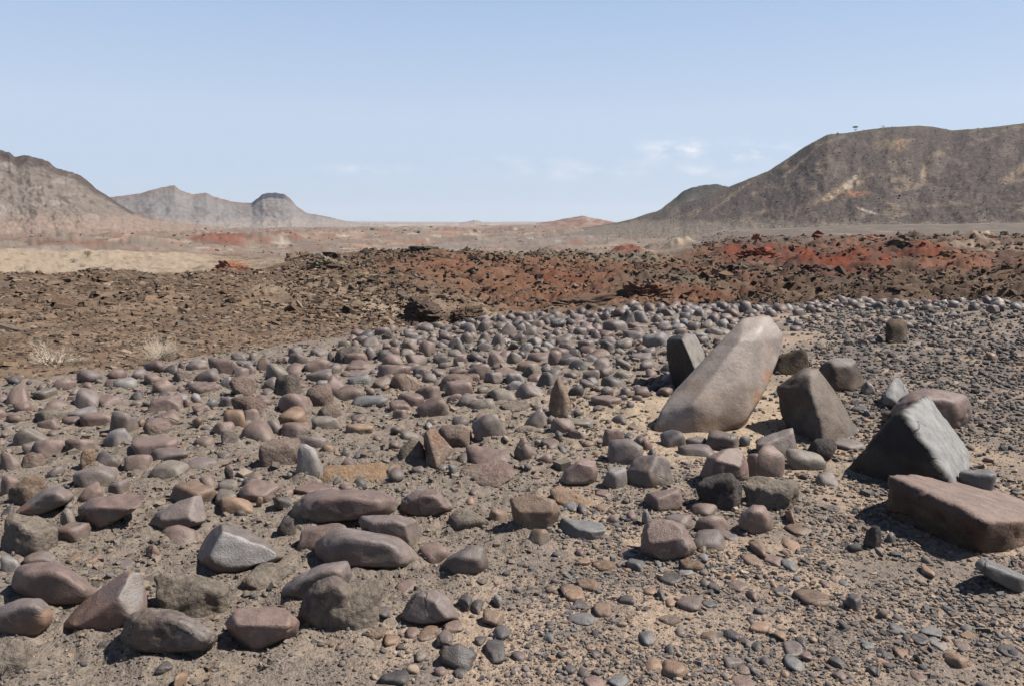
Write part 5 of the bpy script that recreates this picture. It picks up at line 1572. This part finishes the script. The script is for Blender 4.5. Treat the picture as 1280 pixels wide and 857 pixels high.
fx, fy, fs = zip(fill(4200, 6.0, 9.5, 4.5, 9, -12, 22, 1), fill(2200, 9.5, 13, 4, 11, -36, 12, 2, .6), fill(1200, 13, 20, 4, 11, -36, 10, 3, .35),
                 fill(2500, 4.9, 6.4, 3, 6.5, 12, 37, 4, 1.0, lambda x, y: sstep(-2.6, -.8, polar(x, y)[1] - edge_r(polar(x, y)[0]))), fill(1200, 5.2, 7.5, 3, 6, 8, 30, 5, .35, lambda x, y: 1 + 0 * x))
fx, fy, fs = np.concatenate(fx), np.concatenate(fy), np.concatenate(fs)
rng = np.random.default_rng(5)
scatter("small_cobbles", "dense crowd of small grey and pinkish cobbles filling the back of the stone field", fx, fy, fs, (.4, .8), .28,
        palette(rng, len(fx), [TONE['g'], TONE['p'], TONE['d'], TONE['k'], TONE['m'], TONE['s']], [6, 6, 1.5, 1, 2, .7]), 'stone', M_SMOOTH, rng, sink=.36, nvar=24, smooth=True, stretch=(.7, 1.0))

# shale plates past the edge of the platform
rng = np.random.default_rng(9)
def k2(x, y):
    az, r = polar(x, y)
    return (r > edge_r(az) + .05) * (1 - .55 * sstep(.0, .5, fbm2(x * .5, y * .5, 3, 431))) * np.where((np.abs(az - 1) < 8) & (r > 14) & (r < 30), .35, 1)
def ring_spray(n, az0, az1, r0, r1, keep):
    az = np.radians(rng.uniform(az0, az1, n)); r = r0 * (r1 / r0) ** rng.random(n)
    x, y = r * np.sin(az), r * np.cos(az)
    k = rng.random(n) < keep(x, y)
    return x[k], y[k], r[k]
SH = [(.185, .128, .090), (.145, .098, .069), (.095, .07, .054), (.255, .19, .14), (.15, .12, .098)]
x, y, r = ring_spray(34000, -45, 6, 7.5, 29, k2)
sz = r * rng.lognormal(0, .5, len(r)) * .0027
scatter("shale_plates", "thin brown shale plates littering the slope past the cobbles", x, y, sz, (.10, .28), .22, palette(rng, len(x), SH, [4, 4, 2, 3, 3]), 'plate', M_SHALE, rng, sink=.3, nvar=20)
SD = [(.135, .09, .065), (.09, .063, .049), (.17, .115, .08), (.058, .044, .038), (.15, .125, .097)]
x, y, r = ring_spray(34000, -16, 45, 13.5, 48, k2)
sz = r * rng.lognormal(0, .5, len(r)) * .0017
scatter("broken_rock", "crumbled dark brown rock fragments covering the ridges past the platform", x, y, sz, (.25, .7), .35, palette(rng, len(x), SD, [4, 3, 3, 2, 2]), 'block', M_SHALE, rng, sink=.3, nvar=16)
x, y, r = ring_spray(7000, 13, 38, 42, 105, lambda x, y: .3 + .7 * sstep(-.1, .3, fbm2(x * .12, y * .12, 3, 441)))
sz = r * rng.lognormal(0, .5, len(r)) * .0014
scatter("badland_rubble", "dark and red rubble scattered over the red badlands", x, y, sz, (.3, .8), .35, palette(rng, len(x), [(.11, .08, .065), (.20, .08, .055), (.16, .13, .10)], [4, 2, 3]), 'block', M_SHALE, rng, sink=.35, nvar=12)

x, y, r = ring_spray(9000, -38, 16, 125, 1000, lambda x, y: .25 + .75 * sstep(.0, .3, fbm2(x * .01, y * .02, 4, 445)))
sz = r * rng.lognormal(0, .5, len(r)) * .0009
scatter("plain_rubble", "dark specks of rock and scrub dotting the far plain", x, y, sz, (.25, .7), .3, palette(rng, len(x), [(.12, .098, .085), (.17, .13, .105), (.20, .10, .075), (.11, .105, .08)], [4, 3, 2, 2]), 'crumb', M_SHALE, rng, sink=.35, nvar=12)

# loose blocks on the big hill
Vh, ah, th, eh = HILLS[0]
keep = np.nonzero((th > .05) & (th < 1.0) & (eh > .3) & (np.abs(ah - 24) < 16))[0]
NB = 4500
pk = rng.choice(keep, NB)
scatter("hill_blocks", "dark boulders strewn over the scree of the big hill", Vh[pk, 0] + rng.normal(0, .8, NB), Vh[pk, 1] + rng.normal(0, .8, NB), rng.lognormal(0, .45, NB) * .21, (.5, .9), .4,
        palette(rng, NB, [(.095, .08, .076), (.13, .11, .102), (.17, .14, .122)], [4, 3, 2]), 'crumb', M_SHALE, rng, nvar=8, z=Vh[pk, 2])

# ------------------------------------------------------------------ dry and small plants
def twigs(rng, n, h, w, thick, levels=2):
    VV, FF, cnt = [], [], [0]
    def tube(p, q, r0, r1):
        d = (q - p) / (np.linalg.norm(q - p) + 1e-9)
        u = np.cross(d, [0.3, .9, .2]); u /= np.linalg.norm(u) + 1e-9
        v = np.cross(d, u)
        b = cnt[0]; cnt[0] += 6
        ring = [u * math.cos(t) + v * math.sin(t) for t in (0, 2.094, 4.189)]
        VV.append(np.array([p + k * r0 for k in ring] + [q + k * r1 for k in ring]))
        for j in range(3):
            k = (j + 1) % 3
            FF.append([b + j, b + k, b + 3 + k]); FF.append([b + j, b + 3 + k, b + 3 + j])
    def grow(p, d, ln, th, lev):
        for s in range(3):
            d = d + rng.normal(0, .22, 3) + [0, 0, .03]; d /= np.linalg.norm(d)
            q = p + d * ln / 3
            tube(p, q, th, th * .75); th *= .75
            if lev > 0:
                for _ in range(2):
                    grow(q, d + rng.normal(0, .5, 3), ln * .5, th * .8, lev - 1)
            p = q
    for _ in range(n):
        a = rng.uniform(0, 2 * math.pi)
        e = rng.uniform(.15, 1.35)
        d = np.array([math.cos(a) * math.cos(e) * w / h, math.sin(a) * math.cos(e) * w / h, math.sin(e)])
        L_ = h * rng.uniform(.6, 1.0) * (np.linalg.norm(d) if np.linalg.norm(d) > 1 else 1) 
        grow(np.array([rng.normal(0, .02), rng.normal(0, .02), -.01]), d / np.linalg.norm(d), L_ * .8, thick, levels)
    return np.vstack(VV), np.array(FF)

m_twig, n_, l_, b_ = new_mat("bleached_twig"); b_.inputs["Base Color"].default_value = (.36, .305, .24, 1); b_.inputs["Roughness"].default_value = .9
m_leaf, n_, l_, b_ = new_mat("dusty_leaf"); b_.inputs["Base Color"].default_value = (.075, .08, .045, 1); b_.inputs["Roughness"].default_value = .9
m_bark, n_, l_, b_ = new_mat("grey_bark"); b_.inputs["Base Color"].default_value = (.12, .09, .07, 1); b_.inputs["Roughness"].default_value = .9
for k, (px, py, h, w, lab) in enumerate([(66, 455, .27, .42, "bleached white dry bush with a few thick curling twigs on the shale"), (201, 446, .20, .42, "feathery dry straw-coloured bush just above the lilac slab cobble")]):
    rg = np.random.default_rng(50 + k)
    P = at(px, py, 0); P[2] = float(ground(P[:1], P[1:2])[0])
    root = link("dry_bush", None, lab, "bush", "dry bushes on the shale", loc=P)
    Vb, Fb = twigs(rg, 18 if k == 0 else 60, h, w, .0060 if k == 0 else .0030, 2)
    link("branches", make_mesh("branches", Vb, Fb, None, m_twig, False), parent=root)

def leaf_cloud(rg, n, rx, rz, leaf):
    P = rg.normal(size=(n, 3)); P /= np.linalg.norm(P, axis=1)[:, None]
    P *= (rg.random(n) ** .4)[:, None] * [rx, rx, rz]
    a = rg.normal(size=(n, 2, 3)); a /= np.linalg.norm(a, axis=2)[..., None]
    V = np.stack([P + a[:, 0] * leaf, P + a[:, 1] * leaf, P - a[:, 0] * leaf, P - a[:, 1] * leaf], 1).reshape(-1, 3)
    return V, np.arange(n * 4).reshape(n, 4)
PLANTS = [  # survey x, y of the foot, distance, height, width, kind, label
    (1069, 163.5, 560, 2.6, 3.6, "acacia_tree", "tiny flat-topped acacia alone on the crest of the dark hill"),
    (1104, 160, 560, 1.5, 3.0, "shrub", "small shrub on the crest where the dark hill top levels out"),
    (92, 329, 53, .32, .5, "shrub", "small dusty shrub on the pale tan mound, tucked lower than its neighbour"),
    (110, 324, 57, .42, .5, "shrub", "dusty shrub highest on the pale tan mound"),
    (103, 332, 50, .2, .4, "shrub", "smallest dusty shrub on the pale tan mound"),
    (26, 334, 50, .22, .6, "shrub", "low dusty shrub at the far end of the pale tan mound"),
]
for k, (px, py, dist, h, w, nm, lab) in enumerate(PLANTS):
    rg = np.random.default_rng(80 + k)
    if dist > 200:
        P = at_depth(px, py, dist * math.cos(math.atan((px - CX) / FPX)))
    else:
        d = ray(px, py); t = dist / math.hypot(d[0], d[1]); P = np.array([d[0] * t, d[1] * t, 0]); P[2] = float(ground(P[:1], P[1:2])[0])
    root = link(nm, None, lab, "tree" if "tree" in nm else "shrub", None if "tree" in nm else "shrubs dotting the slopes", loc=P)
    if nm == "acacia_tree":
        Vt, Ft = twigs(rg, 4, h * .8, h * .5, .20, 1)
        link("trunk", make_mesh("trunk", Vt, Ft, None, m_bark, False), parent=root)
        Vl, Fl = leaf_cloud(rg, 260, w / 2, h * .18, .26); Vl[:, 2] += h * .85
    else:
        Vt, Ft = twigs(rg, 6, h * .8, w * .5, h * .02, 1)
        link("stems", make_mesh("stems", Vt, Ft, None, m_bark, False), parent=root)
        Vl, Fl = leaf_cloud(rg, 140, w / 2, h * .45, h * .07); Vl[:, 2] += h * .45
    link("crown" if nm == "acacia_tree" else "foliage", make_mesh("foliage", Vl, Fl, None, m_leaf, False), parent=root)

# ------------------------------------------------------------------ the dusty air of the plain
HAZE = 0.00005
bm = bmesh.new()
bmesh.ops.create_cube(bm, size=1.0)
me = bpy.data.meshes.new("haze"); bm.to_mesh(me); bm.free()
hz, n_, l_, b_ = new_mat("dusty_air")
n_.remove(b_)
pv = n_.new("ShaderNodeVolumePrincipled")
pv.inputs["Color"].default_value = (.80, .87, 1.0, 1); pv.inputs["Density"].default_value = HAZE; pv.inputs["Anisotropy"].default_value = 0.2
l_.new(pv.outputs[0], n_["Material Output"].inputs["Volume"])
me.materials.append(hz)
o = link("haze", me, "thin dusty haze filling the air over the plain", "haze", kind="stuff")
o.scale = (21000, 21000, 260); o.location = (0, 0, 260 / 2 - 40)
